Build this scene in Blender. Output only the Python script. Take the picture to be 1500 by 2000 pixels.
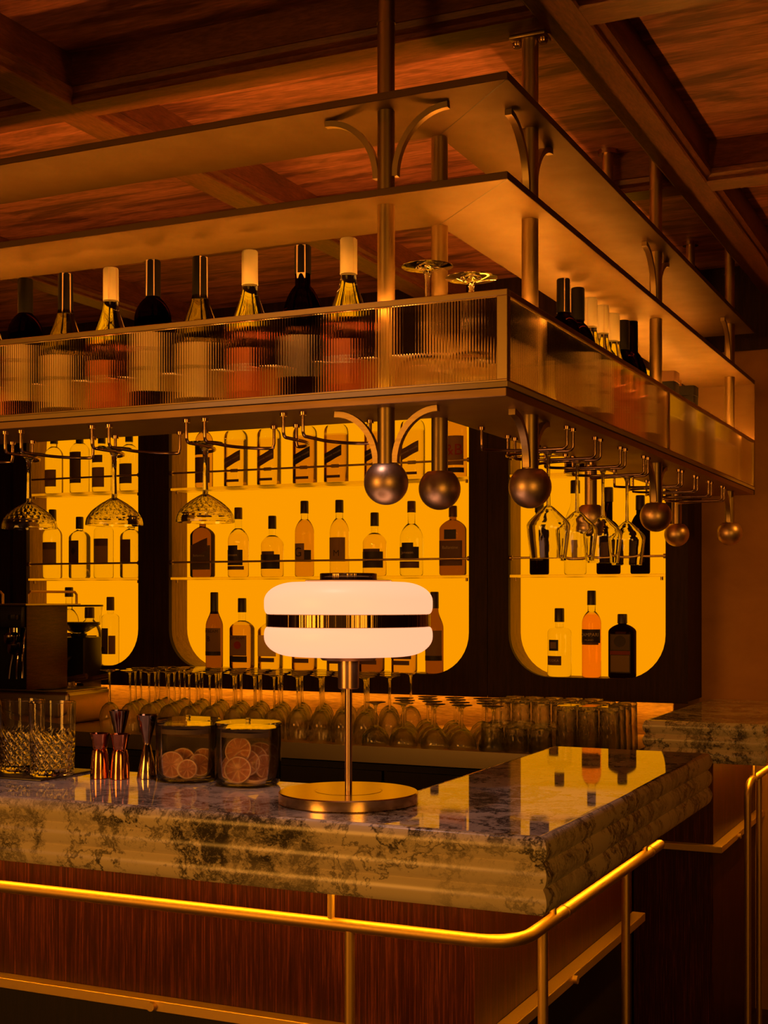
import bpy, bmesh, math, random
from mathutils import Vector, Matrix

random.seed(7)
sc = bpy.context.scene
for o in list(bpy.data.objects):
    bpy.data.objects.remove(o)
COL = sc.collection
PI = math.pi

# ------------------------------------------------------------------ camera, world, lights, exposure
EYE = 1.464
cam_data = bpy.data.cameras.new('camera')
cam = bpy.data.objects.new('camera', cam_data)
COL.objects.link(cam)
cam.location = (0, 0, EYE)
cam.rotation_euler = (PI / 2, 0, math.radians(24.88))
cam_data.sensor_fit = 'HORIZONTAL'
cam_data.sensor_width = 24.0
cam_data.lens = 24.0 * 2643 / 1500
cam_data.shift_y = 168 / 1500
cam_data.clip_start = 0.05
sc.camera = cam

world = bpy.data.worlds.new('World')
sc.world = world
world.use_nodes = True
wbg = world.node_tree.nodes['Background']
wbg.inputs[0].default_value = (1.0, 0.33, 0.07, 1)
wbg.inputs[1].default_value = 0.085

sc.view_settings.view_transform = 'Standard'
sc.view_settings.look = 'None'
sc.view_settings.gamma = 1.0
sc.view_settings.use_curve_mapping = False
sc.view_settings.exposure = 0.0
cy = sc.cycles
cy.use_denoising = True
cy.max_bounces = 14
cy.transmission_bounces = 12
cy.transparent_max_bounces = 24
cy.glossy_bounces = 5
cy.diffuse_bounces = 4
cy.sample_clamp_indirect = 4.0
cy.caustics_reflective = False
cy.caustics_refractive = True


def lamp(name, kind, loc, energy, color, size=0.1, rot=(0, 0, 0), spot=None, size_y=None):
    l = bpy.data.lights.new(name, kind)
    l.energy = energy
    l.color = color
    if kind == 'AREA':
        l.size = size
        if size_y:
            l.shape = 'RECTANGLE'
            l.size_y = size_y
    else:
        l.shadow_soft_size = size
    if kind == 'SPOT':
        l.spot_size = spot or 1.2
        l.spot_blend = 0.6
    o = bpy.data.objects.new(name, l)
    COL.objects.link(o)
    o.location = loc
    o.rotation_euler = rot
    return o


# added amber fill spots behind the camera to light the bar front
def aimed(name, loc, target, energy, color, size, spot):
    o = lamp(name, 'SPOT', loc, energy, color, size, spot=math.radians(spot))
    o.rotation_euler = (Vector(target) - Vector(loc)).to_track_quat('-Z', 'Y').to_euler()
    return o


aimed('room_fill', (-2.8, -1.6, 1.6), (-1.7, 2.0, 0.95), 185, (1.0, 0.36, 0.035), 0.75, 52)
aimed('room_fill', (1.5, -0.8, 1.6), (-0.9, 2.4, 0.95), 78, (1.0, 0.38, 0.03), 0.6, 54)
aimed('wall_fill', (0.3, 4.1, 2.5), (-0.55, 4.94, 1.2), 22, (1.0, 0.33, 0.02), 0.06, 80)  # unseen spot added to brighten the plaster wall
# small added fill spots that brighten and tint the marble top
for dx in (-2.4, -1.2):
    aimed('bar_top_fill', (dx, 1.93, 2.52), (dx, 2.04, 1.1), 9, (1.0, 0.58, 0.52), 0.03, 66)

# ------------------------------------------------------------------ materials
MAT = {}


def nodes_of(m):
    m.use_nodes = True
    nt = m.node_tree
    return nt, nt.nodes, nt.links


def pbr(name, col, rough=0.5, metal=0.0, **kw):
    m = bpy.data.materials.new(name)
    nt, N, L = nodes_of(m)
    b = N['Principled BSDF']
    b.inputs['Base Color'].default_value = (*col, 1)
    b.inputs['Roughness'].default_value = rough
    b.inputs['Metallic'].default_value = metal
    for k, v in kw.items():
        b.inputs[k.replace('_', ' ')].default_value = v
    MAT[name] = m
    return m


def coords(N, L, scale, rot=(0, 0, 0), loc=(0, 0, 0)):
    tc = N.new('ShaderNodeTexCoord')
    mp = N.new('ShaderNodeMapping')
    mp.inputs['Scale'].default_value = scale
    mp.inputs['Rotation'].default_value = rot
    mp.inputs['Location'].default_value = loc
    L.new(tc.outputs['Object'], mp.inputs['Vector'])
    return mp.outputs['Vector']


def noise(N, L, vec, scale, detail=4, rough=0.55, dist=0.0):
    n = N.new('ShaderNodeTexNoise')
    n.inputs['Scale'].default_value = scale
    n.inputs['Detail'].default_value = detail
    n.inputs['Roughness'].default_value = rough
    n.inputs['Distortion'].default_value = dist
    L.new(vec, n.inputs['Vector'])
    return n.outputs['Fac']


def ramp(N, L, fac, stops):
    r = N.new('ShaderNodeValToRGB')
    e = r.color_ramp.elements
    while len(e) < len(stops):
        e.new(0.5)
    for i, (p, c) in enumerate(stops):
        e[i].position = p
        e[i].color = (*c, 1) if len(c) == 3 else c
    L.new(fac, r.inputs['Fac'])
    return r.outputs['Color']


def mixc(N, L, fac, a, b, mode='MIX'):
    n = N.new('ShaderNodeMix')
    n.data_type = 'RGBA'
    n.blend_type = mode
    if isinstance(fac, (int, float)):
        n.inputs[0].default_value = fac
    else:
        L.new(fac, n.inputs[0])
    for sock, v in ((n.inputs[6], a), (n.inputs[7], b)):
        if isinstance(v, tuple):
            sock.default_value = (*v, 1)
        else:
            L.new(v, sock)
    return n.outputs[2]


def bump(N, L, height, strength, dist, bsdf):
    b = N.new('ShaderNodeBump')
    b.inputs['Strength'].default_value = strength
    b.inputs['Distance'].default_value = dist
    L.new(height, b.inputs['Height'])
    L.new(b.outputs['Normal'], bsdf.inputs['Normal'])


def wood(name, dark, mid, light, gscale, rough=0.45, coarse=1.0, fine=1.0, bmp=0.15, flame=None):
    m = pbr(name, mid, rough)
    nt, N, L = nodes_of(m)
    b = N['Principled BSDF']
    v = coords(N, L, gscale)
    n1 = noise(N, L, v, 2.2 * coarse, 5, 0.6, 0.6)
    n2 = noise(N, L, v, 14 * fine, 3, 0.6, 0.2)
    c1 = ramp(N, L, n1, [(0.25, dark), (0.5, mid), (0.78, light)])
    c2 = ramp(N, L, n2, [(0.35, (0.55, 0.5, 0.5)), (0.65, (1.15, 1.15, 1.15))])
    c = mixc(N, L, 0.75, c1, c2, 'MULTIPLY')
    if flame:
        v2 = coords(N, L, flame)
        n3 = noise(N, L, v2, 1.0, 4, 0.65, 1.2)
        c3 = ramp(N, L, n3, [(0.40, (0.25, 0.2, 0.2)), (0.52, (1, 1, 1))])
        c = mixc(N, L, 0.85, c, c3, 'MULTIPLY')
    L.new(c, b.inputs['Base Color'])
    bump(N, L, n2, bmp, 0.002, b)
    return m


def metal(name, col, rough=0.3, streak=None, **kw):
    m = pbr(name, col, rough, 1.0, **kw)
    nt, N, L = nodes_of(m)
    b = N['Principled BSDF']
    v = coords(N, L, streak or (30, 30, 30))
    n = noise(N, L, v, 6, 3)
    r = N.new('ShaderNodeMapRange')
    r.inputs['To Min'].default_value = rough * 0.8
    r.inputs['To Max'].default_value = rough * 1.25
    L.new(n, r.inputs['Value'])
    L.new(r.outputs[0], b.inputs['Roughness'])
    return m


def glass(name, col=(1, 1, 1), ior=1.45, rough=0.0):
    m = bpy.data.materials.new(name)
    nt, N, L = nodes_of(m)
    N.remove(N['Principled BSDF'])
    g = N.new('ShaderNodeBsdfGlass')
    g.inputs['Color'].default_value = (*col, 1)
    g.inputs['IOR'].default_value = ior
    g.inputs['Roughness'].default_value = rough
    L.new(g.outputs[0], N['Material Output'].inputs['Surface'])
    MAT[name] = m
    return m


def emit(name, col, strength, vary=None):
    m = bpy.data.materials.new(name)
    nt, N, L = nodes_of(m)
    N.remove(N['Principled BSDF'])
    e = N.new('ShaderNodeEmission')
    e.inputs['Color'].default_value = (*col, 1)
    e.inputs['Strength'].default_value = strength
    L.new(e.outputs[0], N['Material Output'].inputs['Surface'])
    MAT[name] = m
    return m


AMBER = (1.0, 0.325, 0.0)
emit('backlit_amber', AMBER, 0.97)
emit('led_lip', (1.0, 0.32, 0.04), 165.0)
emit('led_rim', (1.0, 0.31, 0.03), 95.0)
emit('led_shelf', (1.0, 0.31, 0.03), 75.0)
emit('led_tray', (1.0, 0.38, 0.012), 75.0)
emit('led_bar', (1.0, 0.38, 0.012), 34.0)
emit('added_counter_led', (1.0, 0.38, 0.01), 36.0)
pbr('opal_shade', (0.5, 0.45, 0.4), 0.4)
bs = MAT['opal_shade'].node_tree.nodes['Principled BSDF']
bs.inputs['Emission Color'].default_value = (1.0, 0.43, 0.235, 1)
bs.inputs['Emission Strength'].default_value = 1.22

wood('ceiling_wood', (0.20, 0.068, 0.050), (0.54, 0.205, 0.15), (0.74, 0.32, 0.24), (1.2, 9, 9), 0.5, 1.0, 1.2, 0.1, flame=(1.6, 9, 4))
wood('beam_wood', (0.09, 0.026, 0.014), (0.18, 0.056, 0.028), (0.26, 0.09, 0.046), (2.0, 12, 12), 0.42, 1.0, 1.4, 0.1)
wood('beam_wood_long', (0.09, 0.026, 0.014), (0.18, 0.056, 0.028), (0.26, 0.09, 0.046), (12, 2.0, 12), 0.42, 1.0, 1.4, 0.1)
wood('cabinet_wood', (0.010, 0.0035, 0.003), (0.026, 0.009, 0.006), (0.045, 0.016, 0.010), (40, 40, 2.0), 0.6, 1.0, 1.0, 0.06)
MAT['cabinet_wood'].node_tree.nodes['Principled BSDF'].inputs['Specular IOR Level'].default_value = 0.2
wood('lining_wood', (0.16, 0.08, 0.035), (0.30, 0.16, 0.075), (0.42, 0.25, 0.12), (40, 40, 2.0), 0.5, 1.0, 1.0, 0.06)
wood('bar_wood', (0.018, 0.0024, 0.0018), (0.052, 0.0080, 0.005), (0.22, 0.050, 0.026), (110, 110, 2.6), 0.42, 1.3, 2.6, 0.25)
MAT['bar_wood'].node_tree.nodes['Principled BSDF'].inputs['Specular IOR Level'].default_value = 0.25
wood('dark_plinth', (0.006, 0.003, 0.003), (0.010, 0.005, 0.004), (0.016, 0.008, 0.006), (30, 30, 2), 0.6)
wood('handle_wood', (0.05, 0.018, 0.010), (0.10, 0.035, 0.02), (0.16, 0.06, 0.03), (8, 8, 60), 0.35)
wood('counter_wood', (0.22, 0.12, 0.05), (0.36, 0.20, 0.09), (0.5, 0.3, 0.14), (2, 18, 18), 0.4)

metal('bronze', (0.50, 0.36, 0.16), 0.40, (4, 4, 60))
metal('bronze_ball', (0.82, 0.60, 0.40), 0.40)
metal('bronze_sheet', (0.19, 0.12, 0.055), 0.55, (2, 2, 8))
metal('bronze_under_lit', (0.46, 0.29, 0.14), 0.5, (2, 2, 8))  # lighter bronze copy: lamp and marble bounce light put into the colour
pbr('tray_liner', (0.62, 0.45, 0.2), 0.5)
metal('brass_rail', (0.80, 0.54, 0.17), 0.5)
metal('wire_brass', (0.62, 0.40, 0.25), 0.22)
metal('lamp_brass', (0.66, 0.47, 0.24), 0.20, (60, 60, 60))
def brushed(name, col, rough, freq, strength):
    m = metal(name, col, rough)
    nt, N, L = nodes_of(m)
    v = coords(N, L, (freq, freq, 0.4))
    bump(N, L, noise(N, L, v, 1.0, 2, 0.5), strength, 0.004, N['Principled BSDF'])


brushed('lamp_brushed', (0.34, 0.24, 0.11), 0.16, 120, 0.5)
metal('lamp_rose', (0.72, 0.50, 0.36), 0.30, (90, 90, 1))
metal('steel', (0.52, 0.44, 0.36), 0.32, (60, 4, 4))
metal('chrome', (0.75, 0.68, 0.60), 0.08)
metal('copper_polish', (0.66, 0.27, 0.15), 0.10)
metal('steel_polish', (0.58, 0.45, 0.38), 0.10)

# anisotropic-looking brushed shade band
pbr('black_plastic', (0.012, 0.010, 0.009), 0.4)
pbr('black_paint', (0.016, 0.013, 0.011), 0.32)
pbr("gasket", (0.16, 0.105, 0.075), 0.6)
pbr('black_foil', (0.004, 0.0035, 0.0035), 0.45)
MAT['black_foil'].node_tree.nodes['Principled BSDF'].inputs['Specular IOR Level'].default_value = 0.25
pbr('cream_foil', (0.62, 0.54, 0.38), 0.38)
pbr('cork', (0.45, 0.25, 0.12), 0.8)
pbr('cap_dark', (0.03, 0.017, 0.011), 0.4)
pbr('cap_brown', (0.10, 0.045, 0.02), 0.4)
pbr('cap_red', (0.22, 0.03, 0.02), 0.4)
pbr('label_cream', (0.85, 0.73, 0.53), 0.7)
pbr('label_white', (0.62, 0.52, 0.40), 0.7)
pbr('label_tan', (0.42, 0.29, 0.15), 0.7)
pbr('label_brown', (0.12, 0.055, 0.03), 0.6)
pbr('label_black', (0.022, 0.014, 0.012), 0.6)
pbr('label_grey', (0.20, 0.14, 0.085), 0.6)
pbr('label_red', (0.40, 0.07, 0.035), 0.6)
pbr('label_orange', (0.50, 0.17, 0.05), 0.6)
pbr('tax_seal', (0.55, 0.40, 0.30), 0.8)
pbr('print_dark', (0.03, 0.018, 0.015), 0.6)
pbr('print_red', (0.38, 0.03, 0.02), 0.6)
pbr('print_light', (0.58, 0.46, 0.30), 0.6)
pbr('coffee_beans', (0.035, 0.015, 0.009), 0.5)
pbr('rubber', (0.01, 0.009, 0.009), 0.7)
pbr('mat_dark', (0.030, 0.018, 0.012), 0.25)



def paper(name):
    m = MAT[name]
    nt, N, L = nodes_of(m)
    col = N['Principled BSDF'].inputs['Base Color'].default_value[:]
    t_ = N.new('ShaderNodeBsdfTranslucent')
    t_.inputs['Color'].default_value = col
    mx = N.new('ShaderNodeMixShader')
    mx.inputs[0].default_value = 0.45
    L.new(N['Principled BSDF'].outputs[0], mx.inputs[1])
    L.new(t_.outputs[0], mx.inputs[2])
    L.new(mx.outputs[0], N['Material Output'].inputs['Surface'])


pbr('shelf_acrylic', (0.92, 0.86, 0.74), 0.3)
for nm in ('label_cream', 'label_white', 'label_tan', 'label_grey', 'label_red', 'label_orange', 'shelf_acrylic'):
    paper(nm)


def thin_glass(name, refr=0.0, ior=1.5, tint=(0.97, 0.97, 0.96)):
    """thin-walled ware: clear with a Fresnel sheen, optionally part solid glass"""
    m = bpy.data.materials.new(name)
    nt, N, L = nodes_of(m)
    N.remove(N['Principled BSDF'])
    tr = N.new('ShaderNodeBsdfTransparent')
    tr.inputs['Color'].default_value = (*tint, 1)
    gl_ = N.new('ShaderNodeBsdfGlossy')
    gl_.inputs['Roughness'].default_value = 0.02
    gl_.inputs['Color'].default_value = (1, 1, 1, 1)
    lw = N.new('ShaderNodeLayerWeight')
    lw.inputs['Blend'].default_value = 0.22
    mx = N.new('ShaderNodeMixShader')
    L.new(lw.outputs['Fresnel'], mx.inputs[0])
    L.new(tr.outputs[0], mx.inputs[1])
    L.new(gl_.outputs[0], mx.inputs[2])
    out = mx.outputs[0]
    if refr > 0:
        g = N.new('ShaderNodeBsdfGlass')
        g.inputs['IOR'].default_value = ior
        m2 = N.new('ShaderNodeMixShader')
        m2.inputs[0].default_value = refr
        L.new(out, m2.inputs[1])
        L.new(g.outputs[0], m2.inputs[2])
        out = m2.outputs[0]
    L.new(out, N['Material Output'].inputs['Surface'])
    MAT[name] = m


thin_glass('thin_stemware', 0.75, 1.45)
thin_glass("thin_jar", 0.10, 1.2, (0.995, 0.99, 0.98))
thin_glass('cut_stack', 0.5, 1.5)
glass('clear_glass', (1, 1, 1), 1.45)
glass('cut_glass', (1, 0.99, 0.97), 1.52)
glass('jar_glass', (0.98, 0.98, 0.97), 1.3)
glass('reeded_glass', (0.99, 0.98, 0.96), 1.46, 0.03)
glass('bottle_clear', (0.97, 0.97, 0.95), 1.30)
glass('whisky', (0.82, 0.68, 0.4), 1.33)
glass('whisky_deep', (0.50, 0.34, 0.2), 1.33)
glass('whisky_pale', (0.94, 0.88, 0.7), 1.33)
glass('bitter_red', (0.93, 0.64, 0.45), 1.33)
glass('dark_bottle', (0.055, 0.022, 0.012), 1.40)
glass('green_bottle', (0.10, 0.07, 0.02), 1.40)
glass('olive_bottle', (0.55, 0.48, 0.2), 1.36)
glass('rose_wine', (0.95, 0.62, 0.55), 1.34)
glass('acrylic_shelf', (1.0, 0.97, 0.92), 1.25, 0.3)


def marble(name, spec_ior, rough, tint=(0.80, 0.71, 0.62), seed=(0, 0, 0)):
    m = pbr(name, tint, rough)
    nt, N, L = nodes_of(m)
    b = N['Principled BSDF']
    v = coords(N, L, (0.72, 0.72, 0.72), (0.3, 0.5, 0.4), seed)
    warp = N.new('ShaderNodeTexNoise')
    warp.inputs['Scale'].default_value = 6.0
    warp.inputs['Detail'].default_value = 6
    warp.inputs['Roughness'].default_value = 0.65
    L.new(v, warp.inputs['Vector'])
    va = N.new('ShaderNodeVectorMath')
    va.operation = 'MULTIPLY_ADD'
    va.inputs[1].default_value = (0.30, 0.30, 0.30)
    L.new(warp.outputs['Color'], va.inputs[0])
    L.new(v, va.inputs[2])
    vw = va.outputs[0]
    # ridge veins
    def ridge(scale, width, vec):
        n = noise(N, L, vec, scale, 5, 0.6)
        s1 = N.new('ShaderNodeMath'); s1.operation = 'SUBTRACT'; s1.inputs[1].default_value = 0.5
        L.new(n, s1.inputs[0])
        s2 = N.new('ShaderNodeMath'); s2.operation = 'ABSOLUTE'
        L.new(s1.outputs[0], s2.inputs[0])
        r = N.new('ShaderNodeMapRange')
        r.inputs['From Min'].default_value = 0.0
        r.inputs['From Max'].default_value = width
        r.inputs['To Min'].default_value = 1.0
        r.inputs['To Max'].default_value = 0.0
        L.new(s2.outputs[0], r.inputs['Value'])
        return r.outputs[0]
    r1 = ridge(2.4, 0.010, vw)
    r2 = ridge(6.5, 0.040, vw)
    mask = noise(N, L, v, 3.4, 3, 0.55)
    mk = ramp(N, L, mask, [(0.36, (0, 0, 0)), (0.50, (1, 1, 1))])
    blot = noise(N, L, vw, 8.5, 10, 0.8)
    bl = ramp(N, L, blot, [(0.50, (0, 0, 0)), (0.60, (0.95, 0.95, 0.95))])
    mult = N.new('ShaderNodeMath'); mult.operation = 'MULTIPLY'
    L.new(bl, mult.inputs[0]); L.new(mk, mult.inputs[1])
    mult2 = N.new('ShaderNodeMath'); mult2.operation = 'MULTIPLY'
    L.new(r2, mult2.inputs[0]); L.new(mk, mult2.inputs[1])
    mx = N.new('ShaderNodeMath'); mx.operation = 'MAXIMUM'
    L.new(mult.outputs[0], mx.inputs[0]); L.new(mult2.outputs[0], mx.inputs[1])
    half = N.new('ShaderNodeMath'); half.operation = 'MULTIPLY'; half.inputs[1].default_value = 0.75
    L.new(r1, half.inputs[0])
    mx2 = N.new('ShaderNodeMath'); mx2.operation = 'MAXIMUM'
    L.new(mx.outputs[0], mx2.inputs[0]); L.new(half.outputs[0], mx2.inputs[1])
    c = mixc(N, L, mx2.outputs[0], tint, (0.030, 0.026, 0.022))
    L.new(c, b.inputs['Base Color'])
    b.inputs['IOR'].default_value = spec_ior
    # mirror-polished top, softer honed edge profile
    ge = N.new('ShaderNodeNewGeometry')
    sp = N.new('ShaderNodeSeparateXYZ')
    L.new(ge.outputs['True Normal'], sp.inputs[0])
    mr = N.new('ShaderNodeMapRange')
    mr.inputs['From Min'].default_value = 0.90
    mr.inputs['From Max'].default_value = 0.98
    mr.inputs['To Min'].default_value = 0.24
    mr.inputs['To Max'].default_value = rough
    L.new(sp.outputs['Z'], mr.inputs['Value'])
    L.new(mr.outputs[0], b.inputs['Roughness'])
    mi_ = N.new('ShaderNodeMapRange')
    mi_.inputs['From Min'].default_value = 0.90
    mi_.inputs['From Max'].default_value = 0.98
    mi_.inputs['To Min'].default_value = 1.5
    mi_.inputs['To Max'].default_value = spec_ior
    L.new(sp.outputs['Z'], mi_.inputs['Value'])
    L.new(mi_.outputs[0], b.inputs['IOR'])
    return m


marble('marble', 2.6, 0.03)


def plaster(name, base, v2):
    m = pbr(name, base, 0.85)
    nt, N, L = nodes_of(m)
    b = N['Principled BSDF']
    v = coords(N, L, (1, 1, 1))
    n1 = noise(N, L, v, 2.2, 6, 0.65, 0.4)
    n2 = noise(N, L, v, 26, 4, 0.6)
    c = ramp(N, L, n1, [(0.32, v2), (0.68, base)])
    L.new(c, b.inputs['Base Color'])
    bump(N, L, n2, 0.15, 0.003, b)


plaster('wall_plaster', (0.52, 0.27, 0.10), (0.34, 0.16, 0.06))
wood('floor_wood', (0.02, 0.010, 0.006), (0.04, 0.018, 0.010), (0.06, 0.028, 0.015), (1.5, 12, 12), 0.4)


def citrus(name):
    m = pbr(name, (0.6, 0.3, 0.15), 0.55)
    nt, N, L = nodes_of(m)
    b = N['Principled BSDF']
    tc = N.new('ShaderNodeTexCoord')
    sep = N.new('ShaderNodeSeparateXYZ')
    L.new(tc.outputs['Object'], sep.inputs[0])
    at = N.new('ShaderNodeMath'); at.operation = 'ARCTAN2'
    L.new(sep.outputs['Y'], at.inputs[0]); L.new(sep.outputs['X'], at.inputs[1])
    mu = N.new('ShaderNodeMath'); mu.operation = 'MULTIPLY'; mu.inputs[1].default_value = 4.5
    L.new(at.outputs[0], mu.inputs[0])
    si = N.new('ShaderNodeMath'); si.operation = 'SINE'
    L.new(mu.outputs[0], si.inputs[0])
    ab = N.new('ShaderNodeMath'); ab.operation = 'ABSOLUTE'
    L.new(si.outputs[0], ab.inputs[0])
    c = ramp(N, L, ab.outputs[0], [(0.0, (0.80, 0.55, 0.38)), (0.12, (0.72, 0.44, 0.26)), (0.24, (0.60, 0.27, 0.13)), (1.0, (0.52, 0.21, 0.10))])
    n = noise(N, L, tc.outputs['Object'], 160, 3)
    c2 = ramp(N, L, n, [(0.3, (0.7, 0.7, 0.7)), (0.7, (1.25, 1.2, 1.15))])
    L.new(mixc(N, L, 0.8, c, c2, 'MULTIPLY'), b.inputs['Base Color'])
    b.inputs['Subsurface Weight'].default_value = 0.0


citrus('citrus_flesh')
pbr('citrus_rind', (0.92, 0.64, 0.46), 0.6)


# ------------------------------------------------------------------ mesh helpers
class MB:
    def __init__(self):
        self.v, self.f, self.mi = [], [], []
        self.cur = 0

    def add(self, verts, faces):
        o = len(self.v)
        self.v += [tuple(p) for p in verts]
        self.f += [tuple(i + o for i in q) for q in faces]
        self.mi += [self.cur] * len(faces)
        return self

    def box(self, x0, y0, z0, x1, y1, z1):
        x0, x1 = min(x0, x1), max(x0, x1)
        y0, y1 = min(y0, y1), max(y0, y1)
        z0, z1 = min(z0, z1), max(z0, z1)
        return self.add([(x0, y0, z0), (x1, y0, z0), (x1, y1, z0), (x0, y1, z0), (x0, y0, z1), (x1, y0, z1), (x1, y1, z1), (x0, y1, z1)],
                        [(0, 3, 2, 1), (4, 5, 6, 7), (0, 1, 5, 4), (1, 2, 6, 5), (2, 3, 7, 6), (3, 0, 4, 7)])

    def lathe(self, prof, n=32, c=(0, 0, 0), closed=False, fn=None):
        """prof: (r, z); r == 0 makes a pole"""
        o = len(self.v)
        rings = []
        for i, (r, z) in enumerate(prof):
            if r <= 1e-7:
                rings.append([len(self.v)])
                self.v.append((c[0], c[1], c[2] + z))
            else:
                ring = []
                for k in range(n):
                    a = 2 * PI * k / n
                    rr = r if fn is None else fn(i, r, z, a)
                    ring.append(len(self.v))
                    self.v.append((c[0] + rr * math.cos(a), c[1] + rr * math.sin(a), c[2] + z))
                rings.append(ring)
        prs = list(zip(rings[:-1], rings[1:]))
        if closed:
            prs.append((rings[-1], rings[0]))
        for A, B in prs:
            if len(A) == 1 and len(B) == 1:
                continue
            for k in range(n):
                k2 = (k + 1) % n
                if len(A) == 1:
                    self.f.append((A[0], B[k2], B[k]))
                elif len(B) == 1:
                    self.f.append((A[k], A[k2], B[0]))
                else:
                    self.f.append((A[k], A[k2], B[k2], B[k]))
                self.mi.append(self.cur)
        return self

    def loft(self, prof, n=32, c=(0, 0, 0), mats=None):
        """prof: (z, rx, ry, exponent); closed at both ends"""
        rings = []
        for (z, rx, ry, e) in prof:
            ring = []
            for k in range(n):
                a = 2 * PI * k / n
                ring.append(len(self.v))
                x, y = sup(a, rx, ry, e)
                self.v.append((c[0] + x, c[1] + y, c[2] + z))
            rings.append(ring)
        for i, (A, B) in enumerate(zip(rings[:-1], rings[1:])):
            for k in range(n):
                k2 = (k + 1) % n
                self.f.append((A[k], A[k2], B[k2], B[k]))
                self.mi.append(mats[i] if mats else self.cur)
        self.f.append(tuple(reversed(rings[0]))); self.mi.append(mats[0] if mats else self.cur)
        self.f.append(tuple(rings[-1])); self.mi.append(mats[-1] if mats else self.cur)
        return self

    def sweep(self, path, section, up=None, caps=True):
        """section: list of (a, b) in the frame (normal, binormal)"""
        P = [Vector(p) for p in path]
        n = len(P)
        T = []
        for i in range(n):
            t = (P[min(i + 1, n - 1)] - P[max(i - 1, 0)]).normalized()
            T.append(t)
        ref = Vector(up) if up else (Vector((0, 0, 1)) if abs(T[0].z) < 0.9 else Vector((1, 0, 0)))
        nrm = (ref - T[0] * ref.dot(T[0])).normalized()
        rings = []
        for i in range(n):
            nrm = (nrm - T[i] * nrm.dot(T[i])).normalized()
            bi = T[i].cross(nrm)
            ring = []
            for a, b in section:
                ring.append(len(self.v))
                self.v.append(tuple(P[i] + nrm * a + bi * b))
            rings.append(ring)
        m = len(section)
        for A, B in zip(rings[:-1], rings[1:]):
            for k in range(m):
                k2 = (k + 1) % m
                self.f.append((A[k], A[k2], B[k2], B[k])); self.mi.append(self.cur)
        if caps:
            self.f.append(tuple(reversed(rings[0]))); self.mi.append(self.cur)
            self.f.append(tuple(rings[-1])); self.mi.append(self.cur)
        return self

    def tube(self, path, r, n=12):
        return self.sweep(path, [(r * math.cos(2 * PI * k / n), r * math.sin(2 * PI * k / n)) for k in range(n)])

    def build(self, name, mats, parent=None, loc=None, smooth=35, bev=0.0, seg=2, rotz=0.0, flat_area=0.0):
        me = bpy.data.meshes.new(name)
        me.from_pydata(self.v, [], self.f)
        if isinstance(mats, str):
            mats = [mats]
        for mname in mats:
            me.materials.append(MAT[mname])
        if len(mats) > 1:
            me.polygons.foreach_set('material_index', self.mi)
        bm = bmesh.new()
        bm.from_mesh(me)
        bmesh.ops.recalc_face_normals(bm, faces=bm.faces)
        if bev > 0:
            bmesh.ops.bevel(bm, geom=bm.edges[:], offset=bev, segments=seg, profile=0.5, affect='EDGES', clamp_overlap=True)
        bm.to_mesh(me)
        bm.free()
        if smooth:
            me.polygons.foreach_set('use_smooth', [True] * len(me.polygons))
            me.set_sharp_from_angle(angle=math.radians(smooth))
            if flat_area:
                for p in me.polygons:
                    if p.area > flat_area:
                        p.use_smooth = False
        me.update()
        o = bpy.data.objects.new(name, me)
        COL.objects.link(o)
        if parent is not None:
            o.parent = parent
        if loc is not None:
            o.location = loc
        if rotz:
            o.rotation_euler.z = rotz
        return o


def sup(a, rx, ry, e):
    ca, sa = math.cos(a), math.sin(a)
    if abs(e - 2) < 1e-6:
        return rx * ca, ry * sa
    r = (abs(ca) ** e + abs(sa) ** e) ** (-1.0 / e)
    return rx * ca * r, ry * sa * r


def tag(o, label, cat, group=None, kind=None):
    if label:
        o['label'] = label
    if cat:
        o['category'] = cat
    if group:
        o['group'] = group
    if kind:
        o['kind'] = kind
    return o


def empty(name, loc=(0, 0, 0), rotz=0.0):
    o = bpy.data.objects.new(name, None)
    COL.objects.link(o)
    o.empty_display_size = 0.05
    o.location = loc
    o.rotation_euler.z = rotz
    return o


def thing(name, label, cat, loc=(0, 0, 0), rotz=0.0, group=None):
    return tag(empty(name, loc, rotz), label, cat, group)


def struct(o):
    o['kind'] = 'structure'
    return o


def copy_tree(src, loc=None, rotz=None, parent=None, label=None, group=None):
    c = src.copy()
    COL.objects.link(c)
    c.parent = parent
    if loc is not None:
        c.location = loc
    if rotz is not None:
        c.rotation_euler.z = rotz
    if label:
        c['label'] = label
    if group:
        c['group'] = group
    for ch in src.children:
        copy_tree(ch, parent=c)
    return c


def box_part(name, mat, parent, *b, bev=0.0):
    return MB().box(*b).build(name, mat, parent, bev=bev, smooth=35 if bev else 0)


_font_cache = {}


def text_verts(s, size):
    cu = bpy.data.curves.new('letters', 'FONT')
    cu.body = s
    cu.size = size
    cu.align_x = 'CENTER'
    cu.align_y = 'CENTER'
    cu.resolution_u = 3
    o = bpy.data.objects.new('letters', cu)
    COL.objects.link(o)
    dg = bpy.context.evaluated_depsgraph_get()
    me = bpy.data.meshes.new_from_object(o.evaluated_get(dg))
    V = [tuple(v.co) for v in me.vertices]
    F = [tuple(p.vertices) for p in me.polygons]
    bpy.data.objects.remove(o)
    bpy.data.curves.remove(cu)
    bpy.data.meshes.remove(me)
    return V, F


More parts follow.
